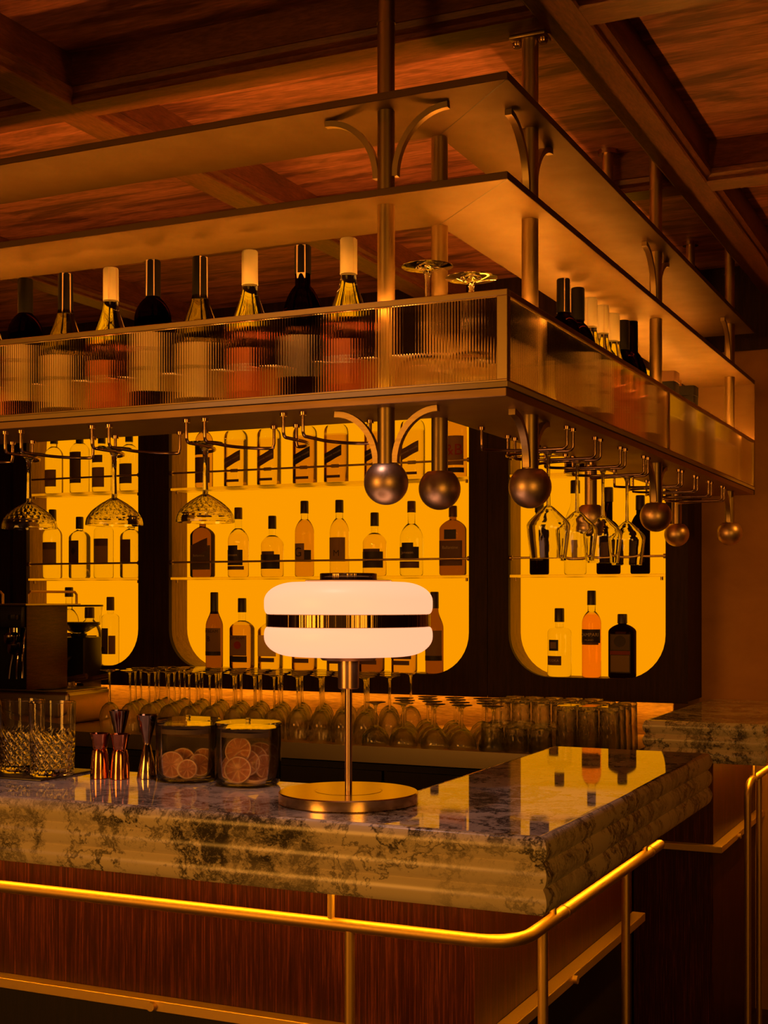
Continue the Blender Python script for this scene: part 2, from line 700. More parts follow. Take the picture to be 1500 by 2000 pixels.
def front_text(name, s, size, mat, parent, rx, ry, e, z, ang=0.0, sx=1.0, tilt=0.0, lift=0.0012):
    """lettering printed round the front (-Y) of a bottle"""
    V, F = text_verts(s, size)
    out = []
    for x, y, _ in V:
        xx = x * math.cos(tilt) - y * math.sin(tilt)
        yy = x * math.sin(tilt) + y * math.cos(tilt)
        a = -PI / 2 + ang + xx * sx / max(rx, 0.01)
        if e > 3:
            px, py = xx * sx + ang * rx, -ry
        else:
            px, py = sup(a, rx, ry, e)
        l = math.hypot(px, py)
        out.append((px * (1 + lift / l), py * (1 + lift / l), z + yy))
    mb = MB()
    mb.add(out, F)
    return mb.build(name, mat, parent, smooth=0)


def patch(name, mat, parent, rx, ry, e, z0, z1, half, ang=0.0, lift=0.0006, slope=0.0, n=14):
    """label wrapped round the front of a bottle: a thin curved sheet"""
    mb = MB()
    V = []
    for j in range(n + 1):
        a = -PI / 2 + ang - half + 2 * half * j / n
        x, y = sup(a, rx, ry, e)
        l = math.hypot(x, y)
        t = (j / n - 0.5) * slope
        for (z, li) in ((z0 + t, lift), (z1 + t, lift), (z0 + t, 0.0), (z1 + t, 0.0)):
            V.append((x * (1 + li / l), y * (1 + li / l), z))
    F = []
    for j in range(n):
        b, d = 4 * j, 4 * j + 4
        F += [(b, d, d + 1, b + 1), (b + 2, b + 3, d + 3, d + 2), (b, b + 2, d + 2, d), (b + 1, d + 1, d + 3, b + 3)]
    F += [(0, 1, 3, 2), (4 * n, 4 * n + 2, 4 * n + 3, 4 * n + 1)]
    mb.add(V, F)
    return mb.build(name, mat, parent, smooth=40)


# ================================================================== THE ROOM
ZS, ZP = 2.539, 2.644          # beam soffit, coffer panel
WALL_Y = 4.94
X_MIN, X_MAX, Y_MIN = -6.0, 3.2, -2.2

struct(MB().box(X_MIN, Y_MIN, -0.05, X_MAX, WALL_Y, 0.0).build('floor', 'floor_wood', smooth=0))
struct(MB().box(X_MIN, WALL_Y, 0, X_MAX, WALL_Y + 0.1, 2.75).build('wall_back', 'wall_plaster', smooth=0))
struct(MB().box(X_MIN - 0.1, Y_MIN, 0, X_MIN, WALL_Y + 0.1, 2.75).build('wall_left', 'wall_plaster', smooth=0))
struct(MB().box(X_MAX, Y_MIN, 0, X_MAX + 0.1, WALL_Y + 0.1, 2.75).build('wall_right', 'wall_plaster', smooth=0))

ceiling = struct(MB().box(X_MIN, Y_MIN, ZP + 0.03, X_MAX, WALL_Y + 0.1, ZP + 0.1).build('ceiling', 'beam_wood', smooth=0))
BX = [-0.758 + 1.142 * k for k in range(-4, 4)]
BY = [2.43 + 1.142 * k for k in range(-4, 2)]


def beam_section():
    # (offset, z): soffit, quirk, ovolo moulding, side
    return [(0.040, ZS), (0.044, ZS + 0.003), (0.044, ZS + 0.012), (0.056, ZS + 0.018), (0.058, ZS + 0.030), (0.050, ZS + 0.036), (0.050, ZP + 0.03)]


def beam(name, axis, c, lo, hi, mat):
    s = beam_section()
    sec = s + [(-a, z) for a, z in reversed(s)]
    mb = MB()
    V = []
    for t in (lo, hi):
        for a, z in sec:
            V.append((c + a, t, z) if axis == 'Y' else (t, c + a, z + 0.0004))
    n = len(sec)
    F = [(k, (k + 1) % n, n + (k + 1) % n, n + k) for k in range(n)]
    F += [tuple(range(n)), tuple(range(2 * n - 1, n - 1, -1))]
    mb.add(V, F)
    return mb.build(name, mat, ceiling, smooth=30)


for x in BX:
    beam('ceiling_beam', 'Y', x, Y_MIN, WALL_Y, 'beam_wood_long')
for y in BY:
    beam('cross_beam', 'X', y, X_MIN, X_MAX, 'beam_wood')
edges_x = [X_MIN] + BX + [X_MAX]
edges_y = [Y_MIN] + BY + [WALL_Y]
for i in range(len(edges_x) - 1):
    for j in range(len(edges_y) - 1):
        x0, x1, y0, y1 = edges_x[i], edges_x[i + 1], edges_y[j], edges_y[j + 1]
        if x1 < -4.6 and y1 < 1:
            continue
        o = MB().box(x0 - (x0 + x1) / 2 + 0.045, y0 - (y0 + y1) / 2 + 0.045, 0, x1 - (x0 + x1) / 2 - 0.045, y1 - (y0 + y1) / 2 - 0.045, 0.03).build(
            'coffer_panel', 'ceiling_wood', ceiling, ((x0 + x1) / 2, (y0 + y1) / 2, ZP), smooth=0)
        o.rotation_euler.z = PI if (i + j) % 2 else 0
struct(MB().box(X_MIN, WALL_Y - 0.03, 2.365, X_MAX, WALL_Y, ZP + 0.03).build('trim_1', 'cabinet_wood', smooth=0))
struct(MB().box(-1.01, WALL_Y - 0.045, 2.345, X_MAX, WALL_Y - 0.03, 2.385).build('trim_2', 'cabinet_wood', smooth=0))

# ================================================================== BACK BAR CABINETS
CY1 = 4.70          # cabinet front plane
K = 1.054
NICHE_D = 0.137
NZ0, NZ1 = 1.177, 2.30
SHELF_Z = (1.5495, 1.918)
RAD = 0.158


def rounded_rect(x0, x1, z0, z1, r, n=10):
    pts = []
    for cx, cz, a0 in ((x0 + r, z0 + r, PI), (x1 - r, z0 + r, 1.5 * PI), (x1 - r, z1 - r, 0), (x0 + r, z1 - r, 0.5 * PI)):
        for k in range(n + 1):
            a = a0 + (PI / 2) * k / n
            pts.append((cx + r * math.cos(a), cz + r * math.sin(a)))
    return pts


def cabinet(label, x0, x1, nx0, nx1):
    x0, x1, nx0, nx1 = x0 * K, x1 * K, nx0 * K, nx1 * K
    t = thing('back_bar_cabinet', label, 'cabinet', ((x0 + x1) / 2, CY1, 0), group='backlit bar cabinets')
    xm = (x0 + x1) / 2
    a0, a1, n0, n1 = x0 - xm, x1 - xm, nx0 - xm, nx1 - xm
    zb, zt = 1.104, 2.50
    hole = rounded_rect(n0, n1, NZ0, NZ1, RAD)
    # front frame: ring of quads between the rounded hole and the rectangle border
    mb = MB()
    cx, cz = (n0 + n1) / 2, (NZ0 + NZ1) / 2
    outer = []
    ns = len(hole) // 4
    for i, (hx, hz) in enumerate(hole):
        q, k = divmod(i, ns)
        corner = [(a0, zb), (a1, zb), (a1, zt), (a0, zt)][q]
        if q == 0:
            p = (a0, hz) if k < ns // 2 else ((hx, zb) if k > ns // 2 else corner)
        elif q == 1:
            p = (hx, zb) if k < ns // 2 else ((a1, hz) if k > ns // 2 else corner)
        elif q == 2:
            p = (a1, hz) if k < ns // 2 else ((hx, zt) if k > ns // 2 else corner)
        else:
            p = (hx, zt) if k < ns // 2 else ((a0, hz) if k > ns // 2 else corner)
        outer.append(p)
    n = len(hole)
    V = [(x, 0, z) for x, z in hole] + [(x, 0, z) for x, z in outer] + [(x, 0.022, z) for x, z in hole] + [(x, 0.022, z) for x, z in outer]
    F = []
    for i in range(n):
        j = (i + 1) % n
        F += [(i, j, n + j, n + i), (2 * n + i, 3 * n + i, 3 * n + j, 2 * n + j), (i, 2 * n + i, 2 * n + j, j), (n + i, n + j, 3 * n + j, 3 * n + i)]
    mb.add(V, F)
    mb.build('door_frame', 'cabinet_wood', t, smooth=30)
    # carcass behind: sides, top, bottom, back
    b = MB()
    yb = WALL_Y - CY1 - 0.005
    b.box(a0 + 0.001, 0.022, zb, a0 + 0.02, yb, zt)
    b.build('side_panel', 'cabinet_wood', t, smooth=0)
    MB().box(a1 - 0.02, 0.022, zb, a1 - 0.001, yb, zt).build('side_panel', 'cabinet_wood', t, smooth=0)
    MB().box(a0 + 0.02, 0.022, zb, a1 - 0.02, yb, zb + 0.018).build('bottom_panel', 'cabinet_wood', t, smooth=0)
    MB().box(a0 + 0.02, 0.022, zt - 0.018, a1 - 0.02, yb, zt).build('top_panel', 'cabinet_wood', t, smooth=0)
    # lining of the niche
    V = [(x, 0.022, z) for x, z in hole] + [(x, NICHE_D, z) for x, z in hole]
    o2 = rounded_rect(n0 - 0.012, n1 + 0.012, NZ0 - 0.012, NZ1 + 0.012, RAD + 0.012)
    V += [(x, 0.022, z) for x, z in o2] + [(x, NICHE_D, z) for x, z in o2]
    F = []
    for i in range(n):
        j = (i + 1) % n
        F += [(i, n + i, n + j, j), (2 * n + i, 2 * n + j, 3 * n + j, 3 * n + i), (i, j, 2 * n + j, 2 * n + i), (n + i, 3 * n + i, 3 * n + j, n + j)]
    MB().add(V, F).build('niche_lining', 'lining_wood', t, smooth=30)
    bp = MB().box(n0 - 0.012, NICHE_D + 0.0005, NZ0 - 0.012, n1 + 0.012, NICHE_D + 0.012, NZ1 + 0.012).build('light_panel', 'backlit_amber', t, smooth=0)
    bp['label'] = 'glowing amber backlit panel'
    for z in SHELF_Z:
        s = MB().box(n0 + 0.001, 0.010, z - 0.010, n1 - 0.001, NICHE_D - 0.002, z).build('shelf', 'acrylic_shelf', t, smooth=0, bev=0.0015)
        for xx in (n0 + 0.02, n1 - 0.02):
            MB().lathe([(0, 0), (0.005, 0), (0.005, 0.012), (0, 0.012)], 10, (xx, 0.03, z - 0.0225)).build('shelf_pin', 'bronze', s)
        r = MB().tube([(n0, 0.014, z + 0.062), (n1, 0.014, z + 0.062)], 0.0042, 10).build('guard_rail', 'bronze', t)
        for xx, d in ((n0, 1), (n1, -1)):
            MB().tube([(xx + 0.0005 * d, 0.014, z + 0.062), (xx + 0.010 * d, 0.014, z + 0.062)], 0.009, 12).build('rail_socket', 'bronze', r)
    MB().box(a0, 0.0, zb - 0.007, a1, 0.004, zb - 0.0001).build('light_lip', 'cabinet_wood', t, smooth=0)  # lip added to screen the LED strip from view
    MB().box(a0 + 0.02, 0.005, zb - 0.0008, a1 - 0.02, 0.017, zb - 0.0002).build('led_strip', 'added_counter_led', t, smooth=0)  # LED added under the cabinet to brighten the counter glassware
    return t


cabinet('dark wood cabinet with glowing amber niche behind the espresso machine', -3.77, -3.070, -3.700, -3.143)
cabinet('wide dark wood cabinet with glowing amber niche behind the table lamp', -3.068, -1.669, -2.998, -1.738)
cabinet('dark wood cabinet with amber niche beside the plaster wall', -1.667, -0.966, -1.590, -1.040)
t = thing('tall_cupboard', 'plain dark wood cupboard at the far end of the back bar', 'cupboard', (-4.51, CY1, 0))
MB().box(-0.525, 0.02, 1.104, 0.525, WALL_Y - CY1 - 0.005, 2.50).build('carcass', 'cabinet_wood', t, smooth=0)
for k in (0, 1):
    d = MB().box(-0.52 + 0.522 * k, 0, 1.107, -0.003 + 0.522 * k, 0.02, 2.497).build('door', 'cabinet_wood', t, smooth=0)
    MB().box(-0.03 + 0.05 * k, -0.015, 1.35, -0.02 + 0.05 * k, 0.0, 1.55).build('handle', 'bronze', d, smooth=0)
# wall filler above the cabinets
struct(MB().box(-5.04, CY1 + 0.02, 2.502, -1.018, WALL_Y, ZP + 0.03).build('trim_3', 'cabinet_wood', smooth=0))

# back counter
t = thing('back_counter', 'long low work counter with steel edge below the backlit cabinets', 'counter', (-2.9, 3.98, 0))
MB().box(-2.2, 0.03, 0.0, 1.80, 0.955, 0.92).build('base_cabinet', 'dark_plinth', t, smooth=0)
MB().box(-2.2, 0.003, 0.935, 1.82, 0.955, 0.98).build('counter_top', 'counter_wood', t, smooth=0)
MB().box(-2.2, 0.0, 0.928, 1.82, 0.003, 0.981).build('steel_edge', 'steel', t, smooth=0)
MB().box(-2.2, 0.765, 0.981, 1.82, 0.78, 1.103).build('backsplash', 'counter_wood', t, smooth=0)
for k in range(5):
    d = MB().box(-1.95 + 0.75 * k, 0.012, 0.12, -1.21 + 0.75 * k, 0.03, 0.90).build('door', 'dark_plinth', t, smooth=0)
    MB().tube([(-1.6 + 0.75 * k, 0.0, 0.80), (-1.4 + 0.75 * k, 0.0, 0.80)], 0.004, 8).build('handle', 'steel', d)

# ================================================================== MARBLE BAR
BZ = 1.10
BT = 0.12


def lobe_profile(n=9):
    """three stacked cushions; (inset, z)"""
    pts = []
    h = BT / 3
    depth = 0.0085
    for k in range(3):
        z1 = BZ - k * h
        for i in range(n + 1):
            s = i / n
            a = PI * s
            ins = depth * (1 - math.sin(a) ** 0.75) if 0 < s < 1 else depth
            pts.append((ins, z1 - h * s))
    pts[0] = (0.010, BZ)
    return pts


def inset_poly(poly, d):
    """poly is axis aligned and counter-clockwise"""
    n = len(poly)
    out = []
    for i in range(n):
        p0, p1, p2 = Vector(poly[i - 1]), Vector(poly[i]), Vector(poly[(i + 1) % n])
        e1, e2 = (p1 - p0).normalized(), (p2 - p1).normalized()
        n1, n2 = Vector((-e1.y, e1.x)), Vector((-e2.y, e2.x))
        out.append(tuple(p1 + n1 * d + (n2 * d if abs(e1.dot(e2)) < 0.5 else Vector((0, 0)))))
    return out


def marble_top(name, poly, quads, label):
    prof = [(0.016, BZ)] + lobe_profile() + [(0.03, BZ - BT)]
    prof[1] = (0.009, BZ - 0.0008)
    mb = MB()
    n = len(poly)
    for ins, z in prof:
        mb.v += [(x, y, z) for x, y in inset_poly(poly, ins)]
    m = len(prof)
    for j in range(m - 1):
        for i in range(n):
            k = (i + 1) % n
            mb.f.append((j * n + i, j * n + k, (j + 1) * n + k, (j + 1) * n + i)); mb.mi.append(0)
    for q in quads:
        mb.f.append(tuple(q)); mb.mi.append(0)
        mb.f.append(tuple((m - 1) * n + i for i in reversed(q))); mb.mi.append(0)
    o = mb.build(name, 'marble', smooth=42, flat_area=0.08)
    return tag(o, label, 'countertop')


XO, YO = -0.638, 1.96
IX, IY = -1.03, 2.365
marble_top('marble_bar_top', [(-4.6, YO), (XO, YO), (XO, 3.21), (IX, 3.21), (IX, IY), (-4.6, IY)], [(0, 1, 4, 5), (1, 2, 3, 4)],
           'polished white veined marble bar top carrying the table lamp')
marble_top('marble_bar_top', [(-1.0, 3.99), (XO, 3.99), (XO, 4.938), (-1.0, 4.938)], [(0, 1, 2, 3)],
           'short white marble bar top against the plaster wall')

# wooden bar body
PX, PY = -0.828, 2.15
LZ = 0.71
t = thing('bar_counter_body', 'reddish vertical-grained wood bar front under the marble with gold ledge', 'bar', (0, 0, 0))
zt = BZ - BT - 0.0005
for k, (xa, xb) in enumerate(((-4.5, -2.6), (-2.599, PX - 0.0185))):
    o = MB().box(xa, PY, LZ, xb, PY + 0.018, zt).build('front_panel', 'bar_wood', t, smooth=0)
MB().box(PX - 0.018, PY, LZ, PX, 3.20, zt).build('side_panel', 'bar_wood', t, smooth=0)
MB().box(PX - 0.2, 3.182, 0, PX - 0.018, 3.20, zt).build('end_panel', 'bar_wood', t, smooth=0)
MB().box(-4.5, IY - 0.02, 0, IX, IY, zt).build('rear_panel', 'dark_plinth', t, smooth=0)
MB().box(IX, IY - 0.02, 0, IX + 0.02, 3.182, zt).build('rear_panel', 'dark_plinth', t, smooth=0)
MB().box(-4.5, PY + 0.0, 0, PX - 0.03, PY + 0.03, LZ - 0.022).build('plinth', 'dark_plinth', t, smooth=0)
MB().box(PX - 0.03, PY, 0, PX, 3.20, LZ - 0.022).build('plinth', 'dark_plinth', t, smooth=0)


def ledge_L(parent):
    d0, d1 = 0.0, 0.032
    mb = MB()
    z0, z1 = LZ - 0.020, LZ
    pts_in = [(-4.5, PY - d0), (PX + d0, PY - d0), (PX + d0, 3.205)]
    pts_out = [(-4.5, PY - d1), (PX + d1, PY - d1), (PX + d1, 3.205)]
    V = []
    for (a, b) in zip(pts_in, pts_out):
        V += [(a[0], a[1], z0), (b[0], b[1], z0), (b[0], b[1], z1), (a[0], a[1], z1)]
    F = []
    for i in (0, 4):
        for k in range(4):
            F.append((i + k, i + (k + 1) % 4, i + 4 + (k + 1) % 4, i + 4 + k))
    F += [(3, 2, 1, 0), (8, 9, 10, 11)]
    o = mb.add(V, F).build('ledge', 'brass_rail', parent, smooth=0, bev=0.0012, seg=1)
    o['label'] = 'thin gold metal ledge strip'
    return o


ld = ledge_L(t)
for p, ax in (((-1.46, PY - 0.032, LZ - 0.010), 'Y'), ((-2.6, PY - 0.032, LZ - 0.010), 'Y'), ((PX + 0.032, 2.62, LZ - 0.010), 'X')):
    mb = MB()
    d = Vector((0, -1, 0)) if ax == 'Y' else Vector((1, 0, 0))
    p = Vector(p)
    mb.tube([p, p + d * 0.009], 0.0085, 16)
    mb.build('ledge_screw', 'brass_rail', ld)
# hidden light strips of the bar
def strip(name, mat, parent, *b):
    o = MB().box(*b).build(name, mat, parent, smooth=0)
    return o
strip('led_strip', 'led_bar', t, -4.5, PY - 0.121, zt - 0.003, PX + 0.121, PY - 0.111, zt - 0.0002)
strip('led_strip', 'led_bar', t, PX + 0.111, PY - 0.111, zt - 0.003, PX + 0.121, 3.18, zt - 0.0002)

# second bar body beyond the flap opening
t = thing('bar_counter_body', 'reddish wood bar end panel below the short marble top by the wall', 'bar', (0, 0, 0))
MB().box(-1.075, 4.18, LZ, PX, 4.198, zt).build('end_panel', 'bar_wood', t, smooth=0)
MB().box(PX - 0.018, 4.1985, LZ, PX, 4.935, zt).build('side_panel', 'bar_wood', t, smooth=0)
MB().box(-1.075, 4.18, 0, PX, 4.93, LZ - 0.022).build('plinth', 'bar_wood', t, smooth=0)
mb = MB()
V = []
z0, z1 = LZ - 0.020, LZ
for (a, b) in (((-1.075, 4.18), (-1.075, 4.148)), ((PX, 4.18), (PX + 0.032, 4.148)), ((PX, 4.935), (PX + 0.032, 4.935))):
    V += [(a[0], a[1], z0), (b[0], b[1], z0), (b[0], b[1], z1), (a[0], a[1], z1)]
F = []
for i in (0, 4):
    for k in range(4):
        F.append((i + k, i + (k + 1) % 4, i + 4 + (k + 1) % 4, i + 4 + k))
F += [(3, 2, 1, 0), (8, 9, 10, 11)]
ld2 = mb.add(V, F).build('ledge', 'brass_rail', t, smooth=0, bev=0.0012, seg=1)
mb = MB()
mb.tube([(PX + 0.032, 4.42, LZ - 0.010), (PX + 0.041, 4.42, LZ - 0.010)], 0.0085, 16)
mb.build('ledge_screw', 'brass_rail', ld2)
strip('led_strip', 'led_bar', t, PX + 0.111, 4.10, zt - 0.003, PX + 0.121, 4.92, zt - 0.0002)

# brass rails
RI, RZ, RR = 0.073, 0.98 - 0.0655, 0.0112
rx, ry = XO - RI, YO + RI


def arc_pts(c, r, a0, a1, n, plane='XY', z=0.0):
    out = []
    for k in range(n + 1):
        a = a0 + (a1 - a0) * k / n
        out.append((c[0] + r * math.cos(a), c[1] + r * math.sin(a), z))
    return out


t = thing('brass_bar_rail', 'polished gold tube rail wrapping the near corner of the bar', 'rail')
cr = 0.07
path = [(-4.5, ry, RZ), (-3.0, ry, RZ), (-1.6, ry, RZ)] + arc_pts((rx - cr, ry + cr), cr, -PI / 2, 0, 12, z=RZ) + [(rx, 2.6, RZ), (rx, 2.985, RZ)]
MB().tube(path, RR, 20).build('rail_tube', 'brass_rail', t, smooth=50)
MB().lathe([(0, -0.002), (RR * 0.9, -0.001), (RR, 0.006), (RR * 0.9, 0.013), (RR * 0.5, 0.018), (0, 0.019)], 18).build('end_cap', 'brass_rail', t, (rx, 2.985, RZ)).rotation_euler = (-PI / 2, 0, 0)
for yy in (2.28, 2.90):
    MB().tube([(rx, yy, RZ), (rx, yy + 0.004, RZ)], RR + 0.0012, 20).build('joint_ring', 'bronze', t)


def post(parent, x, y, name='post'):
    o = MB().tube([(x, y, 0.0), (x, y, RZ - RR * 0.7)], 0.0088, 16).build(name, 'brass_rail', parent)
    MB().lathe([(0.0, 0), (0.022, 0), (0.022, 0.005), (0.0, 0.005)], 20, (x, y, 0)).build('foot_plate', 'brass_rail', o)
    return o


def hanger(parent, x, y):
    MB().tube([(x, y, RZ + RR * 0.6), (x, y, zt + 0.0003)], 0.0062, 14).build('hanger_rod', 'brass_rail', parent)


for x in (-1.006, -2.2, -3.4):
    post(t, x, ry)
    hanger(t, x - 0.035, ry)
post(t, rx, 2.165)
post(t, rx, 2.70)
hanger(t, rx, 2.22)
hanger(t, rx, 2.86)

t = thing('brass_bar_rail', 'gold tube rail with bent-down end beside the short marble top', 'rail')
y0 = 4.10
cr = 0.055
path = [(rx, y0, 0.0), (rx, y0, 0.5), (rx, y0, RZ - cr)]
for k in range(1, 13):
    a = PI - (PI / 2) * k / 12
    path.append((rx, y0 + cr + cr * math.cos(a), RZ - cr + cr * math.sin(a)))
path += [(rx, 4.4, RZ), (rx, 4.935, RZ)]
MB().tube(path, RR * 0.92, 18).build('rail_tube', 'brass_rail', t, smooth=50)
MB().tube([(rx, 4.19, RZ), (rx, 4.194, RZ)], RR + 0.0012, 20).build('joint_ring', 'bronze', t)
post(t, rx, 4.30)
hanger(t, rx, 4.21)

# ================================================================== CANOPY (overhead bottle rack)
CX, CYC, CW = -0.79, 2.21, 0.22
CL, CE = -3.0, 4.687           # far ends of the two arms
canopy = thing('overhead_bottle_rack', 'bronze overhead rack of stacked shelves with reeded glass tray above the bar', 'rack', (0, 0, 0))


def ell(name, mat, z0, z1, inset=0.0, width=CW, bev=0.0, parent=canopy, smooth=0):
    """L-shaped slab, outer corner at (CX, CYC)"""
    xo, yo = CX - inset, CYC + inset
    xi, yi = CX - width, CYC + width
    P = [(CL, yo), (xo, yo), (xo, CE), (xi, CE), (xi, yi), (CL, yi)]
    V = [(x, y, z0) for x, y in P] + [(x, y, z1) for x, y in P]
    F = [(0, 5, 4, 1), (1, 4, 3, 2), (6, 7, 10, 11), (7, 8, 9, 10)]
    for i in range(6):
        j = (i + 1) % 6
        F.append((i, j, 6 + j, 6 + i))
    return MB().add(V, F).build(name, mat, parent, smooth=smooth, bev=bev, seg=1)


ZB = EYE + 0.350
Z_TRAY = EYE + 0.366
Z_FLOOR = EYE + 0.375
Z_RIM = EYE + 0.535
ell('tray_bottom', 'bronze_under_lit', ZB, Z_TRAY - 0.001, inset=0.003, width=CW, bev=0.001)
ell('tray_floor', 'tray_liner', Z_TRAY, Z_FLOOR, inset=0.0, width=CW - 0.001)
mid = ell('middle_shelf', 'bronze_sheet', EYE + 0.724, EYE + 0.738, width=CW, bev=0.0008)
top = ell('top_shelf', 'bronze_sheet', EYE + 0.897, EYE + 0.911, width=CW, bev=0.0008)


def seam(parent, z):
    mb = MB()
    a, b = Vector((CX - 0.002, CYC + 0.002, z)), Vector((CX - CW + 0.002, CYC + CW - 0.002, z))
    mb.sweep([a, b], [(0.0003, -0.0006), (0.0003, 0.0006), (-0.0003, 0.0006), (-0.0003, -0.0006)])
    mb.build('mitre_seam', 'black_paint', parent, smooth=0)


seam(mid, EYE + 0.724)
seam(top, EYE + 0.897)

# frame of the tray: lower rail, upper rail, stiles
RW = 0.014


def frame_bar(name, x0, y0, z0, x1, y1, z1):
    return MB().box(x0, y0, z0, x1, y1, z1).build(name, 'bronze', canopy, bev=0.001, seg=1, smooth=30)


XP = -2.012     # stile on the front arm
YP = 3.43       # stile on the side arm
frame_bar('top_rail', CL, CYC, Z_RIM - 0.011, CX, CYC + RW, Z_RIM)
frame_bar('top_rail', CX - RW, CYC + RW, Z_RIM - 0.011, CX, CE, Z_RIM)
frame_bar('bottom_rail', CL, CYC, Z_FLOOR, CX, CYC + RW, Z_FLOOR + 0.004)
frame_bar('bottom_rail', CX - RW, CYC + RW, Z_FLOOR, CX, CE, Z_FLOOR + 0.004)
frame_bar('corner_stile', CX - 0.020, CYC, Z_FLOOR + 0.004, CX, CYC + 0.016, Z_RIM - 0.011)
frame_bar('stile', XP - 0.008, CYC, Z_FLOOR + 0.004, XP + 0.008, CYC + RW, Z_RIM - 0.011)
frame_bar('stile', CX - RW, YP - 0.008, Z_FLOOR + 0.004, CX, YP + 0.008, Z_RIM - 0.011)
frame_bar('stile', CX - RW, CE - 0.012, Z_FLOOR + 0.004, CX, CE, Z_RIM - 0.011)
# rear lip of the tray
MB().box(CL, CYC + CW - 0.008, Z_FLOOR, CX - CW + 0.008, CYC + CW, Z_FLOOR + 0.10).build('rear_lip', 'tray_liner', canopy, smooth=0)
MB().box(CX - CW, CYC + CW, Z_FLOOR, CX - CW + 0.008, CE, Z_FLOOR + 0.145).build('rear_lip', 'tray_liner', canopy, smooth=0)
MB().box(CX - CW + 0.0085, 2.512, Z_FLOOR, CX - 0.0215, 2.520, Z_FLOOR + 0.085).build('added_glow_plate', 'tray_liner', canopy, smooth=0)  # plate added to catch LED light and glow behind the corner glass
# end plate where the side arm meets the wall
MB().box(CX - CW, CE + 0.0005, ZB, CX, CE + 0.006, EYE + 0.738).build('end_plate', 'bronze_sheet', canopy, smooth=0)


def reeded(axis, a0, a1, z0, z1, name='reeded_pane', pitch=0.0056, sag=0.0008):
    n = max(4, int(round((a1 - a0) / pitch)))
    p = (a1 - a0) / n
    S = 5
    offs = []
    for i in range(n):
        for s in range(S):
            u = s / S
            offs.append((a0 + (i + u) * p, sag * math.sin(PI * u)))
    offs.append((a1, 0))
    mb = MB()
    V = []
    for a, d in offs:
        for z in (z0, z1):
            V.append((a, CYC + 0.0085 + d, z) if axis == 'X' else (CX - 0.0085 - d, a, z))
    for a, d in ((offs[0][0], 0), (offs[-1][0], 0)):
        for z in (z0, z1):
            V.append((a, CYC + 0.0035, z) if axis == 'X' else (CX - 0.0035, a, z))
    m = len(offs)
    F = [(2 * i, 2 * i + 2, 2 * i + 3, 2 * i + 1) for i in range(m - 1)]
    b = 2 * m
    F += [(b, b + 1, b + 3, b + 2), (0, 1, b + 1, b), (2 * m - 2, b + 2, b + 3, 2 * m - 1)]
    F += [tuple([2 * i for i in range(m)] + [b + 2, b]), tuple([2 * i + 1 for i in range(m)] + [b + 3, b + 1])]
    mb.add(V, F)
    o = mb.build(name, 'reeded_glass', canopy, smooth=60)
    o['label'] = 'vertically reeded clear glass pane'
    return o


zg0, zg1 = Z_FLOOR + 0.0042, Z_RIM - 0.0112
reeded('X', XP + 0.0085, CX - 0.0205, zg0, zg1)
reeded('X', CL, XP - 0.0085, zg0, zg1)
reeded('Y', CYC + 0.0165, YP - 0.0085, zg0, zg1)
reeded('Y', YP + 0.0085, CE - 0.0125, zg0, zg1)

# light strips inside the tray
strip('led_strip', 'led_lip', canopy, CL, CYC + CW - 0.0035, Z_FLOOR + 0.1002, CX - CW + 0.008, CYC + CW - 0.0005, Z_FLOOR + 0.1012)
strip('led_strip', 'led_lip', canopy, CX - CW + 0.0005, CYC + CW, Z_FLOOR + 0.1452, CX - CW + 0.0035, CE, Z_FLOOR + 0.1462)
strip('led_strip', 'led_rim', canopy, CL, CYC + 0.0142, Z_RIM - 0.0070, CX - 0.016, CYC + 0.0150, Z_RIM - 0.0005)
strip('led_strip', 'led_rim', canopy, CX - 0.0150, CYC + 0.0160, Z_RIM - 0.0070, CX - 0.0142, CE, Z_RIM - 0.0005)
strip('led_strip', 'led_rim', canopy, CL, CYC + 0.0105, Z_RIM + 0.0002, CX - 0.012, CYC + 0.0125, Z_RIM + 0.0010)
strip('led_strip', 'led_rim', canopy, CX - 0.0125, CYC + 0.0135, Z_RIM + 0.0002, CX - 0.0105, CE, Z_RIM + 0.0010)
strip('led_strip', 'led_tray', canopy, CL, CYC + 0.0145, Z_FLOOR + 0.0002, CX - 0.022, CYC + 0.0205, Z_FLOOR + 0.0022)
strip('led_strip', 'led_tray', canopy, CX - 0.0205, CYC + 0.022, Z_FLOOR + 0.0002, CX - 0.0145, CE, Z_FLOOR + 0.0022)
strip('led_strip', 'led_tray', canopy, CL, CYC + CW - 0.016, Z_FLOOR + 0.0002, CX - CW, CYC + CW - 0.010, Z_FLOOR + 0.0022)
strip('led_strip', 'led_tray', canopy, CX - CW + 0.010, CYC + CW + 0.02, Z_FLOOR + 0.0002, CX - CW + 0.016, CE, Z_FLOOR + 0.0022)

strip('led_strip', 'led_shelf', canopy, CL, CYC + CW - 0.024, EYE + 0.7382, CX - CW, CYC + CW - 0.020, EYE + 0.7392)
strip('led_strip', 'led_shelf', canopy, CX - CW + 0.020, CYC + CW, EYE + 0.7382, CX - CW + 0.024, CE, EYE + 0.7392)

# poles with ball finials
PR, BR = 0.0162, 0.0412
BALL_Z = EYE + 0.2128


